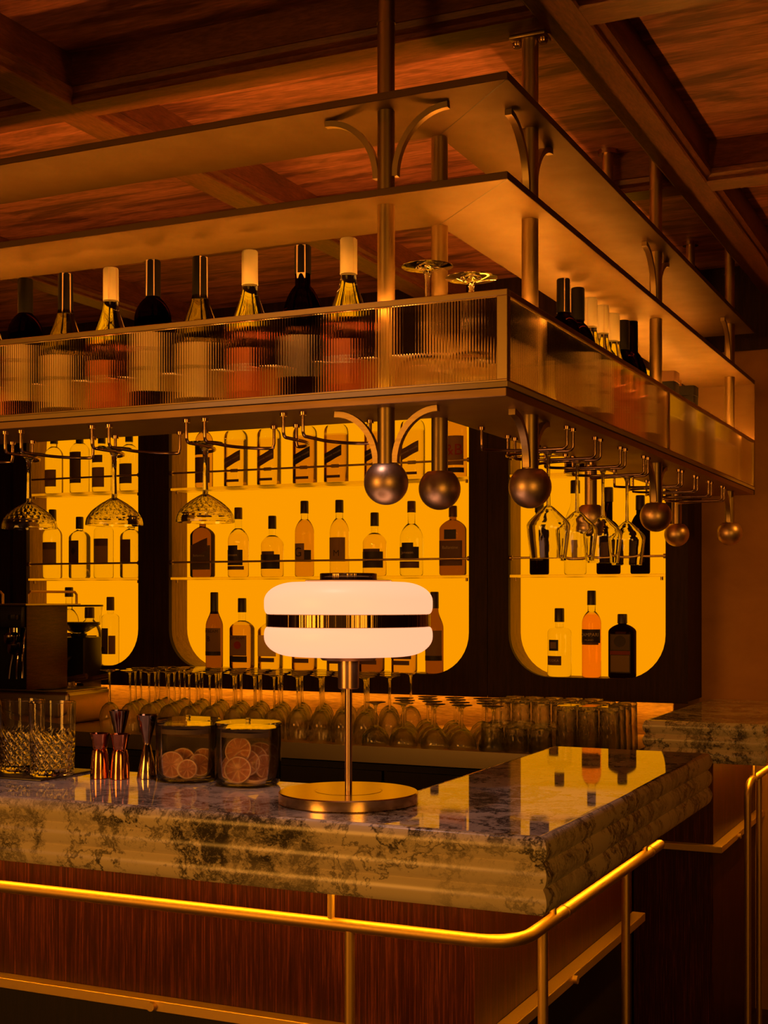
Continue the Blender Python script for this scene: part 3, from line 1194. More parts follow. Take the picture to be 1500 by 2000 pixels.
def pole(x, y, ztop, joint=True, flange=None, ball=True):
    z0 = BALL_Z
    o = MB().lathe([(0, z0), (PR, z0), (PR, ztop), (0, ztop)], 28, (x, y, 0)).build('pole', 'bronze', canopy, smooth=40)
    n = 20
    prof = []
    for k in range(n + 1):
        a = -PI / 2 + PI * k / n
        zz = BR * math.sin(a)
        rr = BR * math.cos(a)
        if zz > BR * 0.86:
            prof.append((0, BR * 0.86))
            break
        prof.append((max(rr, 0), zz))
    b = MB().lathe(prof, 40, (x, y, BALL_Z)).build('ball_finial', 'bronze_ball', o, smooth=50)
    if joint:
        MB().lathe([(0, 0), (PR + 0.0012, 0), (PR + 0.0012, 0.004), (0, 0.004)], 28, (x, y, EYE + 1.059)).build('sleeve_joint', 'bronze', o, smooth=40)
    if flange:
        fx, fz = flange
        f = MB()
        f.box(x - fx, y - 0.022, fz - 0.007, x + fx, y + 0.022, fz)
        fo = f.build('ceiling_plate', 'bronze', o, bev=0.002)
        for sx in (-1, 1):
            MB().lathe([(0, -0.010), (0.007, -0.010), (0.0095, -0.006), (0.0095, 0), (0, 0)], 14, (x + sx * (fx - 0.010), y, fz - 0.007)).build('bolt', 'wire_brass', fo)
    return o


P1 = (-1.047, 2.267)
P2 = (-1.012, 2.440)
P3 = (-0.837, 2.470)
P4, P5 = (-0.838, 3.485), (-1.012, 3.485)
P6, P7 = (-0.838, 4.500), (-1.012, 4.500)
pole(*P1, ZP, flange=(0.036, ZP))
pole(*P2, EYE + 0.898, joint=False)
pole(*P3, ZS, joint=False, flange=(0.036, ZS))
pole(*P4, ZP, flange=(0.03, ZP))
pole(*P5, EYE + 0.898, joint=False)
pole(*P6, ZP, flange=(0.03, ZP))
pole(*P7, EYE + 0.898, joint=False)
for yy in (3.485, 4.50):
    o = MB().lathe([(0, EYE + 0.911), (0.0145, EYE + 0.911), (0.0145, ZP), (0, ZP)], 20, (-0.966, yy, 0)).build('hanger_rod', 'bronze', canopy, smooth=40)
    MB().lathe([(0, ZP - 0.012), (0.026, ZP - 0.012), (0.026, ZP), (0, ZP)], 20, (-0.966, yy, 0)).build('ceiling_plate', 'wire_brass', o, smooth=40)


def bracket(px, py, axis, sgn, a, b, z0, z1):
    """curved flat bar from the pole out to the shelf above"""
    path = []
    r0 = PR + 0.003
    for k in range(15):
        t_ = (PI / 2) * k / 14
        d = r0 + a * (1 - math.cos(t_))
        z = z0 + (z1 - z0) * math.sin(t_)
        path.append((px + sgn * d, py, z) if axis == 'X' else (px, py + sgn * d, z))
    hw, ht = 0.0065, 0.0055
    mb = MB()
    mb.sweep(path, [(hw, ht), (-hw, ht), (-hw, -ht), (hw, -ht)], up=(0, 1, 0) if axis == 'X' else (1, 0, 0))
    mb.build('curved_bracket', 'bronze', canopy, smooth=30)


for (p, ax) in ((P1, 'X'), (P3, 'Y'), (P4, 'Y'), (P6, 'Y')):
    for sgn in (-1, 1):
        if p is P6 and sgn > 0:
            continue
        bracket(p[0], p[1], ax, sgn, 0.085, 0.1, BALL_Z + 0.036, ZB - 0.006)
        bracket(p[0], p[1], ax, sgn, 0.105, 0.1, EYE + 0.775, EYE + 0.891)

# wire glass hangers under the tray
WR = 0.0033


def wire(front, back, sgn_vec, z_hang):
    """front leg, run back, flare out, rear leg"""
    f, b = Vector((*front, 0)), Vector((*back, 0))
    dirv = (b - f)
    p = []
    zt_ = ZB
    f0 = Vector((f.x, f.y, zt_)); f1 = Vector((f.x, f.y, z_hang))
    b0 = Vector((b.x, b.y, zt_)); b1 = Vector((b.x, b.y, z_hang))
    s = Vector(sgn_vec)            # run direction of the slot
    run = dirv.dot(s)
    side = dirv - s * run
    m1 = f1 + s * (run * 0.50)
    ctrl = [f0, f0.lerp(f1, 0.8), None, f1 + s * 0.010]
    p += [f0, f0.lerp(f1, 0.5)]
    for k in range(6):
        a = (PI / 2) * k / 5
        p.append(f1 + Vector((0, 0, 0.010 * (1 - math.sin(a)))) + s * (0.010 * (1 - math.cos(a))))
    p.append(m1)
    for k in range(1, 9):
        u = k / 8
        e_ = u * u * (3 - 2 * u)
        p.append(m1 + s * (run * 0.5 * (1 - (1 - u) ** 1.6)) + side * (u ** 1.5) * 0.9)
    p.append(b1 - side * 0.04)
    p.append(b1 + Vector((0, 0, 0.010)))
    p += [b1.lerp(b0, 0.5), b0]
    mb = MB()
    mb.tube(p, WR, 8)
    o = mb.build('glass_hanger_wire', 'wire_brass', canopy, smooth=60)
    for q in (f0, b0):
        MB().lathe([(0, -0.006), (0.007, -0.006), (0.0075, 0), (0, 0)], 12, tuple(q)).build('wire_nut', 'wire_brass', o)


HZ = ZB - 0.045
for xc in (-2.12, -1.898, -1.674, -1.447, -1.230):
    wire((xc - 0.021, 2.245), (xc - 0.080, 2.405), (0, 1, 0), HZ)
    wire((xc + 0.021, 2.245), (xc + 0.085, 2.405), (0, 1, 0), HZ)
RACK_Y = [2.680, 2.885, 3.095, 3.315, 3.70, 3.90, 4.10, 4.30]
for yc in RACK_Y:
    wire((-0.822, yc - 0.021), (-0.985, yc - 0.080), (-1, 0, 0), HZ)
    wire((-0.822, yc + 0.021), (-0.985, yc + 0.080), (-1, 0, 0), HZ)

# ================================================================== BOTTLES


def bottle(name, label, loc, h, w, d=None, e=2.0, sh=0.62, nz=0.76, rn=0.0135, cap=0.05, capr=None, capm='cap_dark', glassm='whisky', airm=None, fill=0.7,
           labels=(), texts=(), group=None, rotz=0.0, n=28, foil=None, seal=None, shape='round', cat='bottle', pinch=None):
    """labels: (z0, z1, half angle deg, material[, angle deg, slope]); texts: (string, size, z, material[, angle, sx, tilt])"""
    d = d or w
    R, D = w / 2, d / 2
    if group == G:
        loc = (loc[0] * K, loc[1], loc[2])
    t = thing(name, label, cat, loc, rotz, group)
    if group == G:
        h, w, d, rn, cap = h * K, w * K, d * K, rn * K, cap * K
        capr = capr * K if capr else None
        R, D = w / 2, d / 2
        labels = [(l[0] * K, l[1] * K, *l[2:]) for l in labels]
        texts = [(q[0], q[1] * K, q[2] * K, *q[3:]) for q in texts]
    prof = [(0.0, R * 0.86, D * 0.86, e), (0.003, R * 0.96, D * 0.96, e), (0.008, R, D, e)]
    zs, zn, ze = sh * h, nz * h, h - cap * 0.4
    if pinch:
        prof += [(zs * 0.25, R, D, e), (zs * 0.5, R * pinch, D * pinch, e), (zs * 0.8, R, D, e)]
    else:
        prof += [(zs * 0.5, R, D, e)]
    prof += [(zs, R, D, e)]
    for k in range(1, 9):
        u = k / 8
        if shape == 'round':          # rounded shoulder then neck
            f_ = math.cos(u * PI / 2) ** 0.8 if u < 1 else 0
        elif shape == 'slope':        # hock / burgundy
            f_ = 0.5 + 0.5 * math.cos(u * PI)
        else:                         # square shoulder
            f_ = (1 - u ** 3.5) ** 0.6
        ee = 2 + (e - 2) * (1 - u) ** 0.6
        prof.append((zs + (zn - zs) * u, rn + (R - rn) * f_, rn + (D - rn) * f_, ee))
    prof += [(ze, rn * 0.97, rn * 0.97, 2)]
    zf = fill * h
    mats = []
    pr2 = [prof[0]]
    for a, b in zip(prof[:-1], prof[1:]):
        if a[0] < zf < b[0] and airm:
            u = (zf - a[0]) / (b[0] - a[0])
            pr2.append(tuple(a[i] + (b[i] - a[i]) * u for i in range(4)))
            mats.append(0)
        mats.append(0 if (not airm or (a[0] + b[0]) / 2 < zf) else 1)
        pr2.append(b)
    MB().loft(pr2, n, mats=mats).build('glass_body', [glassm] + ([airm] if airm else []), t, smooth=50)
    rc = capr or rn + 0.0022
    MB().lathe([(0, h - cap), (rc * 1.02, h - cap), (rc, h - 0.003), (rc * 0.9, h), (0, h)], 20).build('cap' if not foil else 'foil', foil or capm, t, smooth=40)
    objs = []
    for L_ in labels:
        z0, z1, half, mm = L_[:4]
        ang = math.radians(L_[4]) if len(L_) > 4 else 0
        slope = L_[5] if len(L_) > 5 else 0
        lift = L_[6] if len(L_) > 6 else 0.0006
        objs.append(patch('label', mm, t, R, D, e, z0, z1, math.radians(half), ang, slope=slope, lift=lift))
    for T_ in texts:
        s_, size, z, mm = T_[:4]
        ang = math.radians(T_[4]) if len(T_) > 4 else 0
        sx = T_[5] if len(T_) > 5 else 1.0
        tilt = T_[6] if len(T_) > 6 else 0.0
        front_text('lettering', s_, size, mm, objs[0] if objs else t, R, D, e, z, ang, sx, tilt, 0.0022)
    if seal:
        # paper tax strip over the cap and down the neck
        ang = math.radians(seal)
        mb = MB()
        V = []
        for (r_, z_) in ((rn * 1.05, nz * h + 0.012), (rc + 0.0012, h - cap), (rc + 0.0012, h - 0.001), (rc * 0.3, h + 0.0012)):
            for w_ in (-0.009, 0.009):
                a = -PI / 2 + ang + (w_ / rc if r_ > rc * 0.5 else w_ / rc)
                V.append((r_ * math.cos(a), r_ * math.sin(a), z_))
        mb.add(V, [(0, 1, 3, 2), (2, 3, 5, 4), (4, 5, 7, 6)])
        mb.build('tax_strip', 'tax_seal', t, smooth=0)
    return t


BYC = CY1 + 0.072
S0, S1, S2 = NZ0, SHELF_Z[0], SHELF_Z[1]
G = 'spirit bottles in the backlit niches'

# --- wide niche, middle shelf (eight bottles)
bottle('whisky_bottle', 'dark flat whisky bottle with diagonal label, first on the middle shelf behind the lamp', (-2.886, BYC, S1), 0.248, 0.094, 0.055, 5, 0.66, 0.80, 0.013, 0.035, glassm='whisky_deep', airm='whisky_deep',
       labels=[(0.03, 0.125, 55, 'label_grey'), (0.09, 0.14, 40, 'label_brown', 0, 0.03, 0.0012)], texts=[('Ballantine', 0.013, 0.085, 'print_light')], group=G, shape='round')
bottle('whisky_bottle', 'pale whisky bottle with arched dark label, second on the middle shelf', (-2.723, BYC, S1), 0.270, 0.082, glassm='whisky_pale', airm='bottle_clear', fill=0.62, sh=0.52, nz=0.70, cap=0.045, capm='cap_brown',
       labels=[(0.028, 0.042, 62, 'label_brown'), (0.045, 0.105, 62, 'label_black', -8), (0.105, 0.122, 34, 'label_black', -8)], texts=[('Jameson', 0.014, 0.085, 'print_light', -8)], group=G)
bottle('rum_bottle', 'short pale rum bottle with ragged dark label, third on the middle shelf', (-2.572, BYC, S1), 0.234, 0.087, glassm='whisky_pale', airm='bottle_clear', fill=0.66, sh=0.52, nz=0.68, cap=0.05,
       labels=[(0.03, 0.085, 70, 'label_black'), (0.085, 0.097, 38, 'label_brown')], group=G)
bottle('whisky_bottle', 'slim amber whisky bottle with round emblem label, fourth on the middle shelf', (-2.432, BYC, S1), 0.287, 0.073, glassm='whisky', airm='bottle_clear', fill=0.74, sh=0.58, nz=0.76, cap=0.048,
       labels=[(0.055, 0.125, 38, 'label_tan', -12), (0.055, 0.10, 22, 'label_black', 48)], texts=[('G', 0.05, 0.09, 'print_dark', -14)], group=G)
bottle('whisky_bottle', 'slim pale whisky bottle with tan label, fifth on the middle shelf', (-2.284, BYC, S1), 0.286, 0.073, glassm='whisky_pale', airm='bottle_clear', fill=0.74, sh=0.58, nz=0.76, cap=0.048,
       labels=[(0.055, 0.145, 62, 'label_tan')], texts=[('M', 0.032, 0.085, 'print_dark', 8)], group=G)
bottle('rum_bottle', 'short pale rum bottle with dark label, sixth on the middle shelf', (-2.138, BYC, S1), 0.235, 0.088, glassm='whisky_pale', airm='bottle_clear', fill=0.66, sh=0.52, nz=0.68, cap=0.05,
       labels=[(0.03, 0.09, 66, 'label_black', 3), (0.09, 0.10, 50, 'label_brown')], group=G)
bottle('whisky_bottle', 'pale whisky bottle with pointed dark crest label, seventh on the middle shelf', (-1.989, BYC, S1), 0.273, 0.085, glassm='bottle_clear', airm='bottle_clear', sh=0.50, nz=0.70, cap=0.042, capm='cap_brown',
       labels=[(0.028, 0.052, 64, 'label_brown'), (0.056, 0.105, 62, 'label_black'), (0.105, 0.120, 32, 'label_black')], texts=[('Jameson', 0.014, 0.084, 'print_light')], group=G)
bottle('whisky_bottle', 'dark flat square-shouldered whisky bottle, last on the middle shelf', (-1.826, BYC, S1), 0.251, 0.094, 0.055, 5, 0.66, 0.80, 0.013, 0.04, glassm='whisky_deep', airm='whisky_deep', capm='cap_brown',
       labels=[(0.035, 0.125, 50, 'label_brown'), (0.13, 0.165, 26, 'label_black')], texts=[('Ballantine', 0.015, 0.10, 'print_light')], group=G)
# --- wide niche, top shelf
bottle('whisky_bottle', 'round dark-labelled bottle, first on the top shelf behind the hanging glass', (-2.879, BYC, S2), 0.28, 0.070, glassm='whisky', airm='whisky', sh=0.66, nz=0.80,
       labels=[(0.02, 0.12, 70, 'label_brown'), (0.13, 0.17, 60, 'label_black')], group=G)
order = ['second', 'third', 'fourth', 'fifth', 'sixth', 'seventh']
for k, x in enumerate((-2.734, -2.586, -2.430, -2.297, -2.130, -1.985)):
    dark = k in (0, 1, 5)
    bottle('whisky_bottle', 'square whisky bottle with slanted %s label, %s on the top shelf' % ('brown' if dark else 'black', order[k]), (x, BYC, S2), 0.262, 0.084, 0.060, 6, 0.70, 0.86, 0.013, 0.03,
           glassm='whisky_pale' if dark else 'whisky', airm='bottle_clear', fill=0.6, shape='square', capm='cap_brown',
           labels=[(0.085, 0.125, 42, 'label_brown' if dark else 'label_black', 0, 0.034), (0.055, 0.068, 20, 'label_tan', 12), (0.018, 0.028, 36, 'label_brown')], texts=[('JOHNNIE WALKER', 0.0085, 0.105, 'print_light', 0, 1.0, 0.42)], group=G)
bottle('whisky_bottle', 'bottle with tan label and big red letters, last on the top shelf', (-1.812, BYC, S2), 0.285, 0.076, glassm='whisky', airm='whisky', sh=0.62, nz=0.78,
       labels=[(0.045, 0.150, 62, 'label_tan'), (0.018, 0.036, 66, 'label_black')], texts=[('J&B', 0.056, 0.098, 'print_red', -6)], group=G)
# --- wide niche, bottom row
bottle('whiskey_bottle', 'tall slim bourbon bottle with pale label, first on the bottom row of the wide niche', (-2.832, BYC, S0), 0.295, 0.068, glassm='whisky_deep', airm='whisky_deep', sh=0.55, nz=0.78, rn=0.0145, cap=0.085, capr=0.0155,
       labels=[(0.050, 0.155, 75, 'label_tan'), (0.048, 0.064, 76, 'label_black', 0, 0, 0.0011)], texts=[('JIM BEAM', 0.016, 0.142, 'print_dark'), ('B', 0.028, 0.112, 'print_dark', -10)], group=G, shape='slope')
bottle('whiskey_bottle', 'square-shouldered bourbon bottle with cream label and round seal, second on the bottom row', (-2.706, BYC, S0), 0.272, 0.088, 0.07, 4.5, 0.56, 0.68, 0.0145, 0.055, glassm='whisky', airm='bottle_clear', fill=0.62,
       labels=[(0.05, 0.128, 44, 'label_tan'), (0.025, 0.048, 46, 'label_black')], texts=[('JIM BEAM', 0.015, 0.117, 'print_dark'), ('●', 0.04, 0.088, 'print_red')], group=G)
row = ['third', 'fourth', 'fifth', 'sixth', 'seventh']
for k, x in enumerate((-2.580, -2.432, -2.284, -2.150, -2.018)):
    gm = ['whisky_pale', 'whisky', 'whisky_pale', 'whisky_deep', 'whisky'][k]
    bottle('whiskey_bottle', 'bottle partly hidden by the glowing lampshade, %s on the bottom row' % row[k], (x, BYC, S0), [0.24, 0.25, 0.245, 0.245, 0.25][k], 0.088, 0.07, 4.5, 0.6, 0.74, 0.0145, 0.045, glassm=gm, airm='bottle_clear', fill=0.66,
           labels=[(0.05, 0.13, 48, ['label_cream', 'label_tan', 'label_cream', 'label_tan', 'label_brown'][k]), (0.028, 0.044, 40, 'label_brown')], group=G)
bottle('whiskey_bottle', 'tall slim dark bottle with black cap on the bottom row beside the lampshade', (-1.898, BYC, S0), 0.295, 0.066, glassm='whisky_deep', airm='whisky_deep', sh=0.55, nz=0.78, rn=0.0145, cap=0.06, capr=0.0155,
       labels=[(0.05, 0.155, 75, 'label_tan'), (0.046, 0.064, 76, 'label_black', 0, 0, 0.0011)], group=G, shape='slope')
# --- right niche
bottle('vodka_bottle', 'clear vodka bottle with dark round emblem in the niche beside the plaster wall', (-1.427, BYC, S0), 0.237, 0.084, glassm='bottle_clear', airm='bottle_clear', sh=0.60, nz=0.72, rn=0.015, cap=0.048, capr=0.0168, shape='square',
       labels=[(0.040, 0.072, 40, 'label_brown', -14), (0.090, 0.128, 26, 'label_black', -14), (0.098, 0.12, 16, 'label_tan', -14, 0, 0.0013)], texts=[('VODKA', 0.012, 0.056, 'print_light', -14)], group=G)
bottle('bitter_bottle', 'slim bottle of red-orange bitter with dark band label', (-1.312, BYC, S0), 0.298, 0.066, glassm='bitter_red', airm='bottle_clear', fill=0.72, sh=0.62, nz=0.76, rn=0.0135, cap=0.050, capr=0.0150,
       labels=[(0.118, 0.165, 78, 'label_black'), (0.112, 0.120, 60, 'label_brown')], texts=[('CAMPARI', 0.0165, 0.146, 'print_light'), ('MILANO', 0.008, 0.128, 'print_light')], group=G)
tb = bottle('herbal_liqueur_bottle', 'squat dark square liqueur bottle with framed cream label', (-1.204, BYC, S0), 0.218, 0.090, 0.062, 5, 0.72, 0.84, 0.0145, 0.032, glassm='dark_bottle', airm='dark_bottle', shape='round',
            labels=[(0.018, 0.150, 40, 'label_black'), (0.022, 0.078, 36, 'label_tan', 0, 0, 0.0012), (0.080, 0.093, 38, 'label_red', 0, 0, 0.0012), (0.096, 0.148, 36, 'label_grey', 0, 0, 0.0012)], texts=[('●', 0.052, 0.122, 'print_dark')], group=G)
bottle('wine_bottle', 'dark bottle with pale label on the shelf behind the hanging wine glasses, first of four', (-1.500, BYC, S1), 0.269, 0.068, glassm='dark_bottle', sh=0.55, nz=0.76, labels=[(0.05, 0.13, 40, 'label_grey')], group=G, shape='slope')
bottle('vodka_bottle', 'clear tall bottle on the shelf behind the hanging wine glasses, second of four', (-1.370, BYC, S1), 0.326, 0.077, glassm='bottle_clear', sh=0.52, nz=0.80, rn=0.015, cap=0.045, capr=0.0165, labels=[(0.06, 0.12, 30, 'label_white')], group=G, shape='slope')
bottle('liqueur_bottle', 'dark round-bellied bottle on the shelf behind the hanging wine glasses, third of four', (-1.252, BYC, S1), 0.298, 0.082, glassm='dark_bottle', sh=0.48, nz=0.62, cap=0.05, labels=[(0.06, 0.11, 34, 'label_brown')], group=G)
bottle('wine_bottle', 'slim black bottle on the shelf behind the hanging wine glasses, last of four', (-1.142, BYC, S1), 0.267, 0.066, glassm='dark_bottle', sh=0.58, nz=0.76, labels=[(0.04, 0.12, 40, 'label_black')], group=G)
bottle('liqueur_bottle', 'small dark bottle on the top shelf behind the rack pole', (-1.37, BYC, S2), 0.2, 0.07, glassm='dark_bottle', labels=[(0.03, 0.1, 60, 'label_brown')], group=G)
# --- left niche
bottle('gin_bottle', 'clear bottle with pale landscape label, first on the middle shelf of the far niche', (-3.620, BYC, S1), 0.287, 0.080, glassm='bottle_clear', sh=0.62, nz=0.76, labels=[(0.06, 0.12, 60, 'label_tan'), (0.12, 0.15, 60, 'label_grey')], group=G)
bottle('gin_bottle', 'clear bottle with dark portrait label, second on the middle shelf of the far niche', (-3.481, BYC, S1), 0.253, 0.084, 0.06, 4, 0.66, 0.78, glassm='bottle_clear', labels=[(0.06, 0.155, 34, 'label_brown', -12)], texts=[('♦', 0.03, 0.11, 'print_dark', -12)], group=G)
bottle('gin_bottle', 'clear bottle with brown-topped landscape label, third on the middle shelf of the far niche', (-3.360, BYC, S1), 0.270, 0.080, glassm='bottle_clear', sh=0.70, nz=0.82, labels=[(0.06, 0.13, 60, 'label_tan'), (0.13, 0.16, 60, 'label_brown')], group=G)
bottle('gin_bottle', 'clear bottle with dark portrait label, last on the middle shelf of the far niche', (-3.225, BYC, S1), 0.253, 0.084, 0.06, 4, 0.66, 0.78, glassm='bottle_clear', labels=[(0.06, 0.155, 34, 'label_brown', -12)], group=G)
bottle('gin_bottle', 'tall bottle with black cap behind the coffee grinder', (-3.535, BYC, S0), 0.317, 0.082, glassm='bottle_clear', sh=0.55, nz=0.72, cap=0.04, capr=0.017, labels=[(0.05, 0.13, 50, 'label_tan')], group=G)
bottle('tequila_bottle', 'wide clear decanter with square stopper beside the coffee grinder', (-3.430, BYC, S0), 0.235, 0.105, 0.06, 4, 0.50, 0.78, 0.017, 0.045, capr=0.019, capm='cap_brown', glassm='bottle_clear', labels=[(0.03, 0.12, 24, 'label_tan', 30)], group=G)
bottle('vodka_bottle', 'slim clear vodka bottle with dark tall label in the far niche', (-3.327, BYC, S0), 0.277, 0.070, glassm='bottle_clear', sh=0.70, nz=0.76, rn=0.0135, cap=0.055, capm='label_grey', labels=[(0.045, 0.150, 40, 'label_grey', -20), (0.045, 0.12, 24, 'label_tan', 46)], texts=[('●', 0.03, 0.062, 'print_dark', -24)], group=G)
bottle('gin_bottle', 'clear bottle with pale label, first on the top shelf of the far niche', (-3.612, BYC, S2), 0.26, 0.075, glassm='bottle_clear', labels=[(0.03, 0.1, 50, 'label_tan')], group=G)
bottle('gin_bottle', 'clear bottle with brown patterned label, second on the top shelf of the far niche', (-3.481, BYC, S2), 0.25, 0.080, glassm='bottle_clear', sh=0.7, nz=0.84, labels=[(0.04, 0.15, 50, 'label_grey', -6), (0.15, 0.168, 50, 'label_brown', -6)], group=G)
bottle('gin_bottle', 'clear bottle with two pale labels, third on the top shelf of the far niche', (-3.370, BYC, S2), 0.25, 0.078, glassm='bottle_clear', labels=[(0.02, 0.1, 50, 'label_tan'), (0.12, 0.15, 40, 'label_grey')], group=G)
bottle('gin_bottle', 'clear bottle with grey label, last on the top shelf of the far niche', (-3.235, BYC, S2), 0.25, 0.078, glassm='bottle_clear', labels=[(0.03, 0.11, 50, 'label_grey')], group=G)

# --- wine bottles in the tray, front arm
GW = 'wine bottles standing in the overhead tray'
YW = CYC + 0.112
ORD = ['first', 'second', 'third', 'fourth', 'fifth', 'sixth', 'seventh', 'eighth']


def redwine(label, loc, seal, h=0.313, lab='label_cream', rotz=0.0):
    return bottle('wine_bottle', label, loc, h, 0.0755, glassm='dark_bottle', sh=0.62, nz=0.76, rn=0.0145, cap=0.075, capr=0.0158, foil='black_foil', labels=[(0.045, 0.165, 75, lab)] if lab else (), texts=[('CHATEAU', 0.012, 0.13, 'print_dark'), ('MERLOT', 0.010, 0.09, 'print_dark')] if lab else (), seal=seal, group=GW, rotz=rotz)


def hock(label, loc, seal, h=0.313):
    return bottle('wine_bottle', label, loc, h, 0.078, glassm='olive_bottle', sh=0.48, nz=0.80, rn=0.0145, cap=0.085, capr=0.0158, foil='black_foil', labels=[(0.025, 0.135, 70, 'label_cream')], texts=[('CHARDONNAY', 0.011, 0.085, 'print_dark')], seal=seal, group=GW, shape='slope')


def rose(label, loc, seal, h=0.313):
    return bottle('wine_bottle', label, loc, h, 0.078, glassm='rose_wine', airm='bottle_clear', fill=0.50, sh=0.46, nz=0.80, rn=0.0145, cap=0.068, capr=0.0160, foil='cream_foil', labels=[(0.03, 0.115, 45, 'label_orange')], texts=[('ROSE', 0.022, 0.075, 'print_light')], seal=seal, group=GW, shape='slope')


xs = [-1.929, -1.822, -1.705, -1.600, -1.486, -1.370, -1.251, -1.152]
redwine('black wine bottle with paper strip, first from the far end of the front tray', (xs[0], YW, Z_FLOOR), -70)
hock('green white-wine bottle with black foil, second from the far end of the front tray', (xs[1], YW, Z_FLOOR), 45)
rose('pink rose wine bottle with cream cap next to the second black bottle', (xs[2], YW, Z_FLOOR), 50)
redwine('black round-shouldered wine bottle with paper strip facing front, fourth in the front tray', (xs[3], YW, Z_FLOOR), 12, h=0.318)
hock('green white-wine bottle with black foil, fifth in the front tray', (xs[4], YW, Z_FLOOR), 62)
rose('pink rose wine bottle with cream cap, sixth in the front tray', (xs[5], YW, Z_FLOOR), -60)
bottle('wine_bottle', 'black unlabelled wine bottle with small white stamp on its foil, seventh in the front tray', (xs[6], YW, Z_FLOOR), 0.310, 0.079, glassm='dark_bottle', sh=0.54, nz=0.75, rn=0.0150, cap=0.055, capr=0.0163, foil='black_foil', labels=[(0.05, 0.13, 60, 'label_black')], seal=14, group=GW)
rose('pink rose wine bottle with cream cap beside the front pole', (xs[7], YW, Z_FLOOR), 90)
# more on the hidden part of the arm
rose('pink rose wine bottle cut by the picture edge in the front tray', (-2.03, YW, Z_FLOOR), 40)

XW = CX - 0.112
ys = [2.894, 3.000, 3.105, 3.205, 3.305, 3.402, 3.492]
redwine('black wine bottle with white stamp, nearest in the side tray', (XW, ys[0], Z_FLOOR), 6, h=0.333, rotz=0.8)
redwine('black wine bottle without stamp, second in the side tray', (XW, ys[1], Z_FLOOR), None, h=0.335, rotz=0.8)
rose('rose wine bottle with cream cap, third in the side tray', (XW, ys[2], Z_FLOOR), -40, h=0.333)
rose('rose wine bottle with cream cap, fourth in the side tray', (XW, ys[3], Z_FLOOR), 60, h=0.335)
rose('rose wine bottle with cream cap, fifth in the side tray', (XW, ys[4], Z_FLOOR), None, h=0.334)
redwine('slim black wine bottle behind the cream-capped ones in the side tray', (XW, ys[5], Z_FLOOR), None, h=0.335, rotz=0.8)
bottle('wine_bottle', 'dark wine bottle with bare cork, farthest of the row in the side tray', (XW, ys[6], Z_FLOOR), 0.363, 0.078, glassm='dark_bottle', sh=0.55, nz=0.74, rn=0.0148, cap=0.022, capr=0.0135, capm='cork', labels=[(0.27, 0.335, 170, 'label_black', 0, 0, -0.02)] and [(0.05, 0.13, 60, 'label_grey')], group=GW)
for k, (yy, hh, lab) in enumerate(((3.86, 0.27, 'dark spirit box with cream lid far along the side tray'), (4.12, 0.265, 'plain dark spirit box at the far end of the side tray'))):
    t = thing('gift_box', lab, 'box', (XW, yy, Z_FLOOR), group=GW)
    MB().loft([(0, 0.036, 0.036, 8), (hh - 0.03, 0.036, 0.036, 8)], 24).build('box_body', 'black_foil', t)
    MB().loft([(hh - 0.029, 0.037, 0.037, 8), (hh, 0.037, 0.037, 8)], 24).build('lid', 'black_foil' if k else 'label_brown', t)

# ================================================================== GLASSWARE


def shell(prof_out, prof_in, n, fn=None, c=(0, 0, 0)):
    mb = MB()
    mb.lathe(prof_out + prof_in, n, c, fn=fn)
    return mb


def crosshatch(z0, z1, amp, cuts, pitch, nout):
    """diamond cut relief on the outer wall between z0 and z1, single slanted flutes above it"""
    def fn(i, r, z, a):
        zt_ = z1 + pitch * 0.6
        if i >= nout or not (z0 <= z <= zt_):
            return r
        s = (z - z0) / pitch
        u = abs(math.sin(a * cuts / 2 + s * PI)); v = abs(math.sin(a * cuts / 2 - s * PI))
        if z > z1:
            g = (1 - u) ** 1.6 * max(0.0, 1 - (z - z1) / (zt_ - z1)) ** 0.5
        else:
            g = (1 - min(u, v)) ** 1.6
        edge = min(1.0, (z - z0) / 0.004)
        return r - amp * max(0, edge) * g
    return fn


def make_tumbler(name, h, r, seg, rows, inverted=False, wall=0.003, cuts=18):
    out, nz_ = [], rows
    base = 0.012
    prof = [(0, 0), (r * 0.86, 0), (r * 0.92, 0.003)]
    z0, z1 = 0.008, h * 0.52
    for k in range(nz_ + 1):
        z = 0.006 + (h - 0.006) * k / nz_
        prof.append((r * (0.93 + 0.07 * z / h), z))
    nout = len(prof)
    prof += [(r - wall * 0.5, h + 0.0008), (r - wall, h)]
    prof += [(r * 0.97 - wall - 0.001, h * 0.4), (r * 0.90 - wall, base + 0.004), (r * 0.8 - wall, base), (0, base)]
    fn = crosshatch(z0, z1, 0.0026, cuts, 2 * PI * r / cuts * 1.15, nout)
    if inverted:
        prof = [(a, h - z) for a, z in prof]
        f0 = fn
        fn = lambda i, rr, z, a: f0(i, rr, h - z, a)
    return MB().lathe(prof, seg, fn=fn)


# two mixing tumblers on a dark mat
t = MB().box(-2.35, 2.147, BZ, -1.745, 2.325, BZ + 0.004).build('bar_mat', 'mat_dark', bev=0.0015, smooth=30)
tag(t, 'thin dark glossy serving mat under the cut glass tumblers', 'mat')
tm = make_tumbler('cut_glass_tumbler', 0.148, 0.0475, 192, 64, cuts=18).build('cut_glass_tumbler', 'cut_glass', None, (-1.770, 2.213, BZ + 0.0042), smooth=25)
tag(tm, 'tall cut-crystal tumbler on the dark mat, the one beside the jiggers', 'tumbler', 'cut crystal tumblers on the mat')
t2 = copy_tree(tm, (-1.868, 2.236, BZ + 0.0042), 0.2, label='tall cut-crystal tumbler at the picture edge, half hidden behind the other tumbler')

